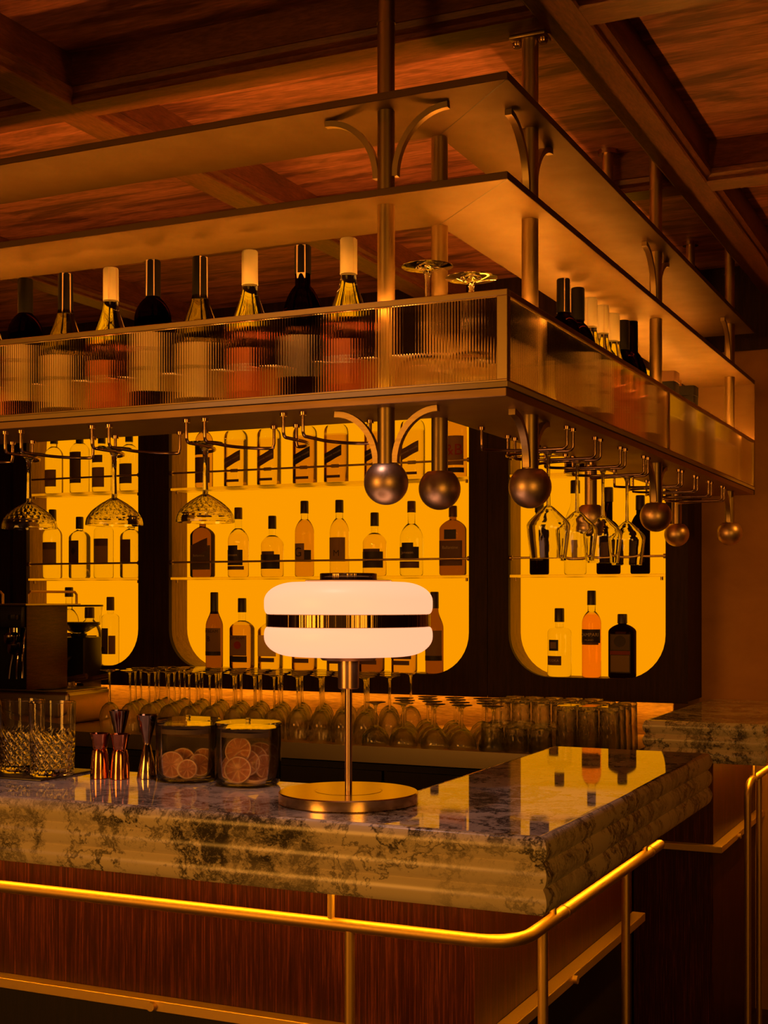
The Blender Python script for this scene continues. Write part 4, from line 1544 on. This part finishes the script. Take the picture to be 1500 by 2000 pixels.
# hanging coupes on the front arm, cut bowls (foot up)
def stem_profile(h, rf, rs, bowl):
    """glass the right way up: foot, stem, bowl outer then inner; bowl: list of (r, z from bowl base)"""
    zb = h - bowl[-1][1]
    p = [(0, 0), (rf, 0), (rf, 0.0015), (rf * 0.55, 0.004), (rs * 2.2, 0.009), (rs * 1.2, 0.018), (rs, zb * 0.55), (rs * 1.25, zb - 0.008)]
    p += [(r, z + zb) for r, z in bowl]
    w = 0.0016
    p += [(bowl[-1][0] - w, bowl[-1][1] + zb)]
    for r, z in reversed(bowl[1:-1]):
        p.append((max(r - w * 1.1, 0.001), z + zb + 0.001))
    p.append((0, bowl[0][1] + zb + 0.006))
    return p


def flip(prof, h):
    return [(r, h - z) for r, z in prof]


h_c = 0.162
bowl = []
for k in range(13):
    u = k / 12
    z = 0.058 * u
    r = 0.006 + 0.053 * (1 - (1 - min(1, u * 1.12)) ** 1.9) if u < 0.9 else 0.059 + 0.0005
    bowl.append((r, z))
cp = flip(stem_profile(h_c, 0.036, 0.0042, bowl), h_c)
nb = len(bowl)


def coupe_fn(i, r, z, a):
    if 8 <= i < 8 + nb and 0.018 < z < 0.062:
        s = z / 0.0155
        u = abs(math.sin(a * 11 + s * PI)); v = abs(math.sin(a * 11 - s * PI))
        return r - 0.0016 * (1 - min(u, v) ** 0.7)
    return r


# finer bowl rings so that the cutting shows
bowl_f = []
for k in range(29):
    u = k / 28
    i = min(11, int(u * 12)); f_ = u * 12 - i
    bowl_f.append((bowl[i][0] + (bowl[i + 1][0] - bowl[i][0]) * f_, bowl[i][1] + (bowl[i + 1][1] - bowl[i][1]) * f_))
nb = len(bowl_f)
cp = flip(stem_profile(h_c, 0.036, 0.0045, bowl_f), h_c)
coupe0 = MB().lathe(cp, 88, fn=coupe_fn).build('hanging_coupe', 'cut_glass', None, (-1.93, 2.335, 1.614), smooth=30)
tag(coupe0, 'cut crystal coupe hanging upside down nearest the picture edge', 'glass', 'coupes hanging under the front arm')
copy_tree(coupe0, (-1.706, 2.335, 1.616), 0.3, label='cut crystal coupe hanging upside down, middle of the three')
copy_tree(coupe0, (-1.482, 2.335, 1.617), 0.7, label='cut crystal coupe hanging upside down in front of the wide niche')

# hanging wine glasses on the side arm
wb = [(0.0045, 0.0), (0.011, 0.004), (0.024, 0.016), (0.0385, 0.030), (0.0440, 0.037), (0.0455, 0.042), (0.0450, 0.048), (0.0420, 0.074), (0.0380, 0.104), (0.0372, 0.110)]
h_w = 0.226
wp = flip(stem_profile(h_w, 0.036, 0.0034, wb), h_w)
wine0 = MB().lathe(wp, 48).build('hanging_wine_glass', 'clear_glass', None, (-0.875, RACK_Y[0] + 0.02, 1.547), smooth=40)
lbl = ['angular wine glass hanging upside down beside the ball finial, nearest of the row', 'angular wine glass hanging upside down, second of the row under the side arm', 'angular wine glass hanging upside down, third of the row under the side arm', 'angular wine glass hanging upside down, farthest of the row under the side arm']
tag(wine0, lbl[0], 'glass', 'wine glasses hanging under the side arm')
for k in (1, 2, 3):
    copy_tree(wine0, (-0.875, RACK_Y[k] + 0.02, 1.547), 0.3 * k, label=lbl[k])

# two upturned glasses in the tray at the corner
sb = [(0.005, 0.0), (0.02, 0.004), (0.036, 0.014), (0.046, 0.03), (0.050, 0.05), (0.0485, 0.078)]
for k, (x, y, h_, lab) in enumerate(((-0.988, 2.322, 0.243, 'upturned stem glass with wide foot in the tray next to the front pole'), (-0.900, 2.322, 0.213, 'lower upturned stem glass with wide foot at the tray corner'))):
    p = flip(stem_profile(h_, 0.048, 0.0042, sb), h_)
    o = MB().lathe(p, 48).build('upturned_stem_glass', 'clear_glass', None, (x, y, Z_FLOOR + 0.0003), smooth=40)
    tag(o, lab, 'glass', 'upturned glasses in the overhead tray')

# back counter glassware
CZ = 0.9803
gl = [(0.004, 0.0), (0.016, 0.006), (0.028, 0.018), (0.036, 0.036), (0.039, 0.056), (0.037, 0.085), (0.034, 0.105)]
hg = 0.222
proto_w = MB().lathe(flip(stem_profile(hg, 0.035, 0.0033, gl), hg), 24).build('wine_glass', 'thin_stemware', None, smooth=40)
G1 = 'wine glasses upside down on the back counter'
tag(proto_w, 'tall wine glass stored upside down among rows on the back counter', 'glass', G1)
ROWN = ['first', 'second', 'third', 'fourth', 'fifth', 'sixth', 'seventh', 'eighth', 'ninth', 'tenth', 'eleventh', 'twelfth', 'thirteenth']
first = True
for j in range(4):
    for i in range(13):
        x = -2.985 + 0.086 * i + (0.043 if j % 2 else 0) + random.uniform(-0.006, 0.006)
        y = 4.065 + 0.095 * j + random.uniform(-0.005, 0.005)
        if x > -1.89:
            continue
        if first:
            proto_w.location = (x, y, CZ); first = False
            proto_w['label'] = 'upside-down wine glass at the coffee-machine end of the front row on the back counter'
        else:
            copy_tree(proto_w, (x, y, CZ), random.random(), label=('upside-down wine glass, %s from the coffee machine in the front row' % ROWN[i]) if j == 0 else 'upside-down wine glass standing in the rows behind the front row of wine glasses')
hc = 0.140
cl = [(0.004, 0.0), (0.018, 0.004), (0.034, 0.016), (0.044, 0.034), (0.0475, 0.055), (0.0465, 0.062)]
proto_c = MB().lathe(flip(stem_profile(hc, 0.034, 0.0035, cl), hc), 24).build('coupe_glass', 'thin_stemware', None, smooth=40)
tag(proto_c, 'short coupe glass stored upside down behind the lamp stem on the back counter', 'glass', 'coupes upside down on the back counter')
first = True
for j in range(4):
    for i in range(6):
        x = -1.905 + 0.102 * i + (0.05 if j % 2 else 0) + random.uniform(-0.006, 0.006)
        y = 4.05 + 0.102 * j + random.uniform(-0.005, 0.005)
        if x > -1.45 + 0.0 * j or (x > -1.56 and j > 2):
            continue
        if first:
            proto_c.location = (x, y, CZ); first = False
            proto_c['label'] = 'upside-down coupe glass, first in the front row behind the lamp stem'
        else:
            copy_tree(proto_c, (x, y, CZ), random.random(), label=('upside-down coupe glass, %s in the front row behind the lamp stem' % ROWN[i]) if j == 0 else 'upside-down coupe glass in the rows behind the front coupes on the back counter')
proto_h = make_tumbler('highball_glass', 0.150, 0.0335, 40, 22, inverted=True, wall=0.0025, cuts=8).build('highball_glass', 'cut_stack', None, smooth=25)
tag(proto_h, 'cut highball glass upside down in the packed block on the back counter', 'glass', 'cut highball glasses on the back counter')
spots = []
for j in range(3):
    for i in range(5):
        spots.append((-1.535 + 0.069 * i + 0.0 * j, 4.235 + 0.069 * j))
for j in range(4):
    for i in range(4):
        spots.append((-1.255 + 0.069 * i, 4.055 + 0.069 * j))
seen = []
for (x, y) in spots:
    if any(math.hypot(x - a, y - b) < 0.0675 for a, b in seen) or x > -1.115 or y > 4.6:
        continue
    seen.append((x, y))
for k, (x, y) in enumerate(seen):
    if k == 0:
        proto_h.location = (x, y, CZ)
    else:
        copy_tree(proto_h, (x, y, CZ), random.random() * 6)
proto_r = make_tumbler('rocks_glass', 0.088, 0.038, 40, 16, inverted=True, wall=0.003, cuts=10).build('rocks_glass', 'cut_stack', None, smooth=25)
tag(proto_r, 'short cut rocks glass upside down in front of the tall cut glasses', 'glass', 'cut rocks glasses on the back counter')
first = True
for j in range(2):
    for i in range(3):
        x, y = -1.495 + 0.08 * i, 4.04 + 0.08 * j
        if first:
            proto_r.location = (x, y, CZ); first = False
        else:
            copy_tree(proto_r, (x, y, CZ), random.random() * 6)

# ================================================================== ON THE BAR
# jiggers
def jigger(name, label, loc, prof, mat):
    t = thing(name, label, 'jigger', loc, group='metal jiggers on the bar')
    (lo, hi) = prof
    MB().lathe(lo, 40).build('lower_cup', mat, t, smooth=35)
    MB().lathe(hi, 40).build('upper_cup', mat, t, smooth=35)
    return t


def bell():
    lo = [(0, 0.001), (0.0185, 0.0), (0.0195, 0.001), (0.0192, 0.010), (0.0180, 0.030), (0.0165, 0.048), (0.0145, 0.057), (0.0125, 0.0585), (0, 0.0585)]
    hi = [(0, 0.0588), (0.0128, 0.0588), (0.0140, 0.0605), (0.0150, 0.068), (0.0180, 0.084), (0.0203, 0.0905), (0.0198, 0.0908), (0.0170, 0.083), (0.0140, 0.068), (0.0120, 0.062), (0, 0.062)]
    return lo, hi


def cone(h=0.128):
    w = h * 0.53
    lo = [(0, 0.001), (0.0205, 0.0), (0.0208, 0.001), (0.0140, w * 0.55), (0.0075, w - 0.002), (0.0068, w), (0, w)]
    hi = [(0, w + 0.0003), (0.0072, w + 0.0003), (0.0074, w + 0.006), (0.0130, w + (h - w) * 0.45), (0.0212, h), (0.0207, h + 0.0002), (0.0125, w + (h - w) * 0.45), (0.0060, w + 0.008), (0, w + 0.008)]
    return lo, hi


jigger('bell_jigger', 'short copper bell jigger at the end beside the cut tumbler', (-1.672, 2.240, BZ), bell(), 'copper_polish')
jigger('bell_jigger', 'short copper bell jigger between the other jiggers', (-1.627, 2.246, BZ), bell(), 'copper_polish')
jigger('cone_jigger', 'tall steel cone jigger next to the glass jar', (-1.584, 2.278, BZ), cone(), 'steel_polish')
jigger('cone_jigger', 'tall steel cone jigger standing behind the copper bell jiggers', (-1.672, 2.306, BZ), cone(0.132), 'steel_polish')


# jars with dried citrus
def jar(label, loc):
    t = thing('storage_jar', label, 'jar', loc, group='glass jars of dried citrus')
    R, h, e = 0.060, 0.112, 2.6
    w = 0.0022
    mb = MB()
    out = [(0.0, R * 0.84, R * 0.84, e), (0.002, R * 0.91, R * 0.91, e), (0.007, R * 0.975, R * 0.975, e), (0.014, R, R, e), (h * 0.5, R, R, e), (h, R, R, e)]
    inn = [(h, R - w, R - w, e), (h * 0.5, R - w, R - w, e), (0.016, R - w, R - w, e), (0.010, R * 0.95 - w, R * 0.95 - w, e), (0.006, R * 0.86, R * 0.86, e)]
    mb.loft(out + inn, 56)
    mb.build('jar_wall', 'thin_jar', t, smooth=40)
    lid = MB().loft([(h + 0.0005, R * 1.005, R * 1.005, e), (h + 0.002, R * 1.015, R * 1.015, e), (h + 0.008, R * 1.015, R * 1.015, e), (h + 0.0105, R * 0.98, R * 0.98, e)], 56).build('lid', 'thin_jar', t, smooth=40)
    MB().lathe([(0, h + 0.0107), (0.004, h + 0.0107), (0.0055, h + 0.014), (0.005, h + 0.018), (0, h + 0.0195)], 18).build('lid_knob', 'jar_glass', lid, smooth=50)
    g = MB().loft([(h - 0.016, R - w - 0.0006, R - w - 0.0006, e), (h - 0.007, R - w - 0.0006, R - w - 0.0006, e), (h - 0.007, R - w - 0.004, R - w - 0.004, e), (h - 0.016, R - w - 0.004, R - w - 0.004, e)], 56)
    g.build('gasket', 'gasket', t, smooth=30)
    return t


JA = (-1.495, 2.292, BZ)
JB = (-1.352, 2.285, BZ)
jar('glass jar with a few dried citrus slices beside the steel jigger', JA)
jar('glass jar heaped with dried citrus slices beside the lamp', JB)


def citrus_mesh(r, seed):
    rnd = random.Random(seed)
    ph = rnd.random() * 6
    fl, ri = MB(), MB()
    n = 36
    def wob(a, rr):
        return 0.0016 * math.sin(2 * a + ph) * (rr / r) ** 2 + 0.0009 * math.sin(3 * a + 2 * ph) * (rr / r)
    rings = [0.0, 0.25, 0.5, 0.75, 0.92]
    V, F = [], []
    for s in (1, -1):
        for q in rings:
            for k in range(n):
                a = 2 * PI * k / n
                rr = r * q
                dz = 0.0013 + 0.0005 * math.sin(9 * a / 2 * 2) * (1 if 0 < q < 0.9 else 0)
                V.append((rr * math.cos(a), rr * math.sin(a), wob(a, rr) + s * dz))
    m = len(rings)
    for s in (0, 1):
        b = s * m * n
        for j in range(m - 1):
            for k in range(n):
                k2 = (k + 1) % n
                F.append((b + j * n + k, b + j * n + k2, b + (j + 1) * n + k2, b + (j + 1) * n + k))
    for k in range(n):
        k2 = (k + 1) % n
        F.append(((m - 1) * n + k, (m - 1) * n + k2, (2 * m - 1) * n + k2, (2 * m - 1) * n + k))
    fl.add(V, F)
    path = []
    V, F = [], []
    sec = 6
    for k in range(n):
        a = 2 * PI * k / n
        for s in range(sec):
            b = 2 * PI * s / sec
            rr = r * 0.955 + 0.0019 * math.cos(b)
            V.append((rr * math.cos(a), rr * math.sin(a), wob(a, rr) + 0.0024 * math.sin(b)))
    for k in range(n):
        for s in range(sec):
            F.append((k * sec + s, ((k + 1) % n) * sec + s, ((k + 1) % n) * sec + (s + 1) % sec, k * sec + (s + 1) % sec))
    ri.add(V, F)
    return fl, ri


def citrus_slice(label, jarloc, dx, dy, dz, r, tilt, yaw, seed, group):
    t = thing('dried_citrus_slice', label, 'fruit slice', (jarloc[0] + dx, jarloc[1] + dy, jarloc[2] + dz), group=group)
    t.rotation_mode = 'ZYX' if False else 'XYZ'
    t.rotation_euler = (math.radians(tilt), 0, math.radians(yaw))
    a, b = citrus_mesh(r, seed)
    a.build('flesh', 'citrus_flesh', t, smooth=50)
    b.build('rind', 'citrus_rind', t, smooth=60)
    return t


FV = 24.0      # yaw that faces the photographer's side of the bar
ga, gb = 'dried slices in the first jar', 'dried slices in the second jar'
citrus_slice('large dried citrus slice leaning at the front of the nearly empty jar', JA, -0.017, -0.034, 0.0335, 0.0262, 80, 20, 1, ga)
citrus_slice('small dried citrus slice standing low at the front of the nearly empty jar', JA, 0.020, -0.034, 0.0265, 0.0190, 78, 34, 2, ga)
citrus_slice('dried citrus slice behind the large one in the nearly empty jar', JA, -0.006, -0.012, 0.0385, 0.0265, 72, 24, 3, ga)
citrus_slice('tilted dried citrus slice at the side of the nearly empty jar', JA, 0.033, -0.010, 0.033, 0.0225, 66, 50, 4, ga)
citrus_slice('upright dried citrus slice at the back of the nearly empty jar', JA, 0.024, 0.020, 0.038, 0.0245, 76, 15, 5, ga)
citrus_slice('dried citrus slice lying flat on the bottom of the nearly empty jar', JA, 0.005, 0.008, 0.0105, 0.030, 4, 0, 6, ga)
citrus_slice('dried citrus slice leaning at the front of the heaped jar', JB, 0.002, -0.042, 0.0335, 0.0255, 80, 28, 7, gb)
citrus_slice('dried citrus slice on top of the heap in the jar', JB, -0.010, -0.020, 0.068, 0.0265, 70, 10, 8, gb)
citrus_slice('dried citrus slice second from the front in the heaped jar', JB, 0.008, -0.020, 0.045, 0.0260, 72, 34, 9, gb)
citrus_slice('dried citrus slice third from the front in the heaped jar', JB, 0.014, -0.002, 0.052, 0.0265, 70, 40, 10, gb)
citrus_slice('dried citrus slice at the back of the heap in the jar', JB, 0.018, 0.018, 0.056, 0.0270, 66, 44, 11, gb)
citrus_slice('dried citrus slice against the jar side nearest the lamp', JB, 0.036, 0.006, 0.036, 0.0240, 74, 60, 12, gb)
citrus_slice('dried citrus slice against the far side of the heaped jar', JB, -0.034, -0.018, 0.036, 0.0240, 72, -30, 13, gb)
citrus_slice('dried citrus slice low behind the front one in the heaped jar', JB, -0.022, -0.004, 0.032, 0.0240, 68, -10, 14, gb)
citrus_slice('dried citrus slice lying on the bottom of the heaped jar', JB, 0.016, 0.000, 0.0105, 0.030, 5, 0, 15, gb)
citrus_slice('dried citrus slice lying second from the bottom of the heaped jar', JB, 0.020, -0.004, 0.0165, 0.028, 8, 40, 16, gb)

# table lamp
LX, LY = -1.072, 2.161
t = thing('table_lamp', 'glowing opal drum table lamp with brass band and round brass base', 'lamp', (LX, LY, BZ))
MB().lathe([(0, 0), (0.1225, 0), (0.1245, 0.002), (0.1245, 0.0185), (0.1225, 0.0205), (0.0605, 0.0208), (0.0600, 0.0200), (0.0592, 0.0200), (0.0588, 0.0212), (0.020, 0.0214), (0, 0.0214)], 96).build('base', 'lamp_brass', t, smooth=28)
MB().lathe([(0, 0.0212), (0.0064, 0.0212), (0.0064, 0.2030), (0, 0.2030)], 28).build('stem', 'lamp_rose', t, smooth=40)
fl = [(0, 0.2025), (0.0172, 0.2025), (0.0186, 0.204), (0.0190, 0.2535), (0, 0.2535)]
MB().lathe(fl, 48, fn=lambda i, r, z, a: r * (1 - 0.012 * (abs(math.sin(a * 12))))).build('collar', 'lamp_rose', t, smooth=25)
MB().lathe([(0, 0.2535), (0.047, 0.2535), (0.049, 0.2555), (0.0545, 0.2625), (0, 0.2625)], 64).build('lower_plate', 'lamp_rose', t, smooth=28)


def lobe(z0, z1, R, rb, rt):
    p = [(0, z0)]
    n = 12
    for k in range(n + 1):
        a = -PI / 2 + (PI / 2) * k / n
        p.append((R - rb[0] + rb[0] * math.cos(a), z0 + rb[1] + rb[1] * math.sin(a)))
    for k in range(n + 1):
        a = (PI / 2) * k / n
        p.append((R - rt[0] + rt[0] * math.cos(a), z1 - rt[1] + rt[1] * math.sin(a)))
    p.append((0, z1))
    return p


sh = MB().lathe(lobe(0.2610, 0.3130, 0.1500, (0.050, 0.034), (0.006, 0.014)), 96).build('lower_shade', 'opal_shade', t, smooth=50)
sh['label'] = 'glowing opal glass lower half of the shade'
sh = MB().lathe(lobe(0.3360, 0.3925, 0.1500, (0.006, 0.014), (0.056, 0.034)), 96).build('upper_shade', 'opal_shade', t, smooth=50)
sh['label'] = 'glowing opal glass upper half of the shade'
MB().lathe([(0, 0.3131), (0.1458, 0.3131), (0.1466, 0.3140), (0.1466, 0.3350), (0.1458, 0.3359), (0, 0.3359)], 96).build('band', 'lamp_brushed', t, smooth=28)
MB().lathe([(0, 0.3926), (0.0765, 0.3926), (0.0770, 0.3950), (0.0765, 0.3960), (0, 0.3960)], 64).build('top_plate', 'lamp_brass', t, smooth=28)
MB().lathe([(0, 0.3960), (0.0505, 0.3960), (0.0510, 0.3970), (0.0510, 0.4065), (0.0500, 0.4080), (0, 0.4080)], 64).build('top_cap', 'lamp_brushed', t, smooth=28)

# ================================================================== ESPRESSO STATION
EX, EYY = -3.80, 4.12
t = thing('espresso_machine', 'black and steel espresso machine at the far end of the back counter', 'coffee machine', (EX, EYY, 0.981))
MB().box(-0.60, 0.05, 0.0, 0.54, 0.33, 0.122).build('steel_base', 'steel', t, bev=0.014, seg=3)
MB().box(-0.60, 0.06, 0.1222, 0.525, 0.32, 0.128).build('drip_tray', 'steel', t, bev=0.002)
MB().box(-0.60, 0.04, 0.1282, 0.430, 0.18, 0.455).build('body', 'black_paint', t, bev=0.006)
MB().box(-0.60, -0.075, 0.37, 0.425, 0.0395, 0.455).build('head_cover', 'black_paint', t, bev=0.006)
MB().box(0.4305, -0.06, 0.135, 0.4345, 0.18, 0.455).build('side_panel', 'handle_wood', t, bev=0.001)
MB().box(-0.60, -0.08, 0.4555, 0.445, 0.25, 0.461).build('cup_tray', 'steel', t)
MB().tube([(-0.2, -0.07, 0.461), (-0.2, -0.07, 0.497), (-0.19, -0.07, 0.507), (0.315, -0.07, 0.507), (0.327, -0.07, 0.497), (0.327, -0.07, 0.461)], 0.005, 8).build('cup_rail', 'brass_rail', t)
MB().tube([(0.435, -0.05, 0.461), (0.435, -0.05, 0.497), (0.435, -0.04, 0.507), (0.435, 0.225, 0.507), (0.435, 0.237, 0.497), (0.435, 0.237, 0.461)], 0.005, 8).build('cup_rail', 'brass_rail', t)
for gx in (-0.10, 0.13, 0.355):
    g = MB().lathe([(0, 0.27), (0.030, 0.27), (0.036, 0.28), (0.036, 0.315), (0.028, 0.325), (0.028, 0.37), (0, 0.37)], 24, (gx, -0.025, 0)).build('group_head', 'chrome', t)
    MB().lathe([(0, -0.022), (0.024, -0.022), (0.030, -0.01), (0.030, 0.012), (0.02, 0.024), (0, 0.024)], 20, (gx, -0.055, 0.330)).build('group_bell', 'chrome', g)
    MB().tube([(gx - 0.012, -0.03, 0.27), (gx - 0.016, -0.04, 0.22), (gx - 0.018, -0.045, 0.175)], 0.006, 10).build('spout', 'chrome', g)
    MB().tube([(gx + 0.012, -0.03, 0.27), (gx + 0.016, -0.04, 0.22), (gx + 0.018, -0.045, 0.175)], 0.006, 10).build('spout', 'chrome', g)
w = MB().tube([(0.405, -0.03, 0.37), (0.408, -0.045, 0.32), (0.412, -0.055, 0.24), (0.416, -0.06, 0.18)], 0.005, 10).build('steam_wand', 'chrome', t)
MB().lathe([(0, 0), (0.018, 0), (0.020, 0.006), (0.020, 0.02), (0, 0.022)], 20, (0.395, -0.09, 0.40)).build('steam_knob', 'black_plastic', t)

t = thing('coffee_grinder', 'black coffee grinder with clear bean hopper beside the espresso machine', 'grinder', (-3.515, 4.565, 0.981))
MB().box(-0.060, -0.065, 0, 0.070, 0.075, 0.02).build('foot', 'black_plastic', t, bev=0.004)
MB().box(-0.045, -0.055, 0.02, 0.066, 0.07, 0.322).build('body', 'black_paint', t, bev=0.008)
MB().lathe([(0, 0.322), (0.030, 0.322), (0.034, 0.330), (0.034, 0.336), (0, 0.336)], 28).build('collar', 'black_plastic', t)
MB().loft([(0.336, 0.022, 0.022, 3), (0.375, 0.082, 0.070, 4), (0.447, 0.084, 0.072, 5), (0.447, 0.082, 0.070, 5), (0.3755, 0.080, 0.068, 4), (0.339, 0.020, 0.020, 3)], 36).build('hopper', 'jar_glass', t, smooth=40)
MB().loft([(0.341, 0.018, 0.018, 3), (0.3756, 0.0785, 0.066, 4), (0.3830, 0.0785, 0.066, 4)], 36).build('bean_fill', 'coffee_beans', t, smooth=40)
MB().loft([(0.4475, 0.087, 0.075, 5), (0.455, 0.087, 0.075, 5)], 36).build('hopper_lid', 'black_plastic', t, smooth=40)
MB().tube([(0.0, -0.055, 0.24), (0.0, -0.09, 0.23), (0.0, -0.095, 0.19)], 0.014, 12).build('chute', 'black_plastic', t)


def portafilter(label, loc, rotz):
    t = thing('portafilter', label, 'portafilter', loc, rotz, 'portafilters on the espresso machine')
    MB().lathe([(0, 0.0), (0.026, 0.0), (0.030, 0.004), (0.034, 0.030), (0.031, 0.034), (0.028, 0.030), (0.024, 0.008), (0, 0.008)], 28).build('basket', 'chrome', t)
    MB().tube([(0.030, 0, 0.020), (0.060, 0, 0.022)], 0.008, 12).build('neck', 'chrome', t)
    MB().sweep([(0.058 + 0.012 * k, 0, 0.022 + 0.0022 * k) for k in range(11)], [(0.011 * math.cos(2 * PI * q / 12), 0.011 * math.sin(2 * PI * q / 12)) for q in range(12)]).build('handle', 'handle_wood', t)
    for s in (-1, 1):
        MB().tube([(0, s * 0.010, 0.002), (0, s * 0.014, -0.0)], 0.005, 8).build('spout', 'chrome', t)
    return t


portafilter('portafilter with wooden handle on the espresso tray, nearer one', (-3.505, 4.345, 1.1097), 0.18)
portafilter('portafilter with wooden handle on the espresso tray, behind the other', (-3.440, 4.405, 1.1097), 0.16)
t = thing('tamper', 'steel coffee tamper standing upright behind the portafilters', 'tamper', (-3.545, 4.408, 1.1097))
MB().lathe([(0, 0), (0.028, 0), (0.029, 0.003), (0.029, 0.012), (0.010, 0.020), (0, 0.020)], 28).build('base', 'chrome', t)
MB().lathe([(0, 0.020), (0.010, 0.020), (0.012, 0.045), (0.014, 0.075), (0.0, 0.075)], 24).build('handle', 'steel', t)
MB().lathe([(0, 0.075), (0.024, 0.076), (0.027, 0.082), (0.022, 0.092), (0, 0.095)], 24).build('knob', 'cream_foil', t)
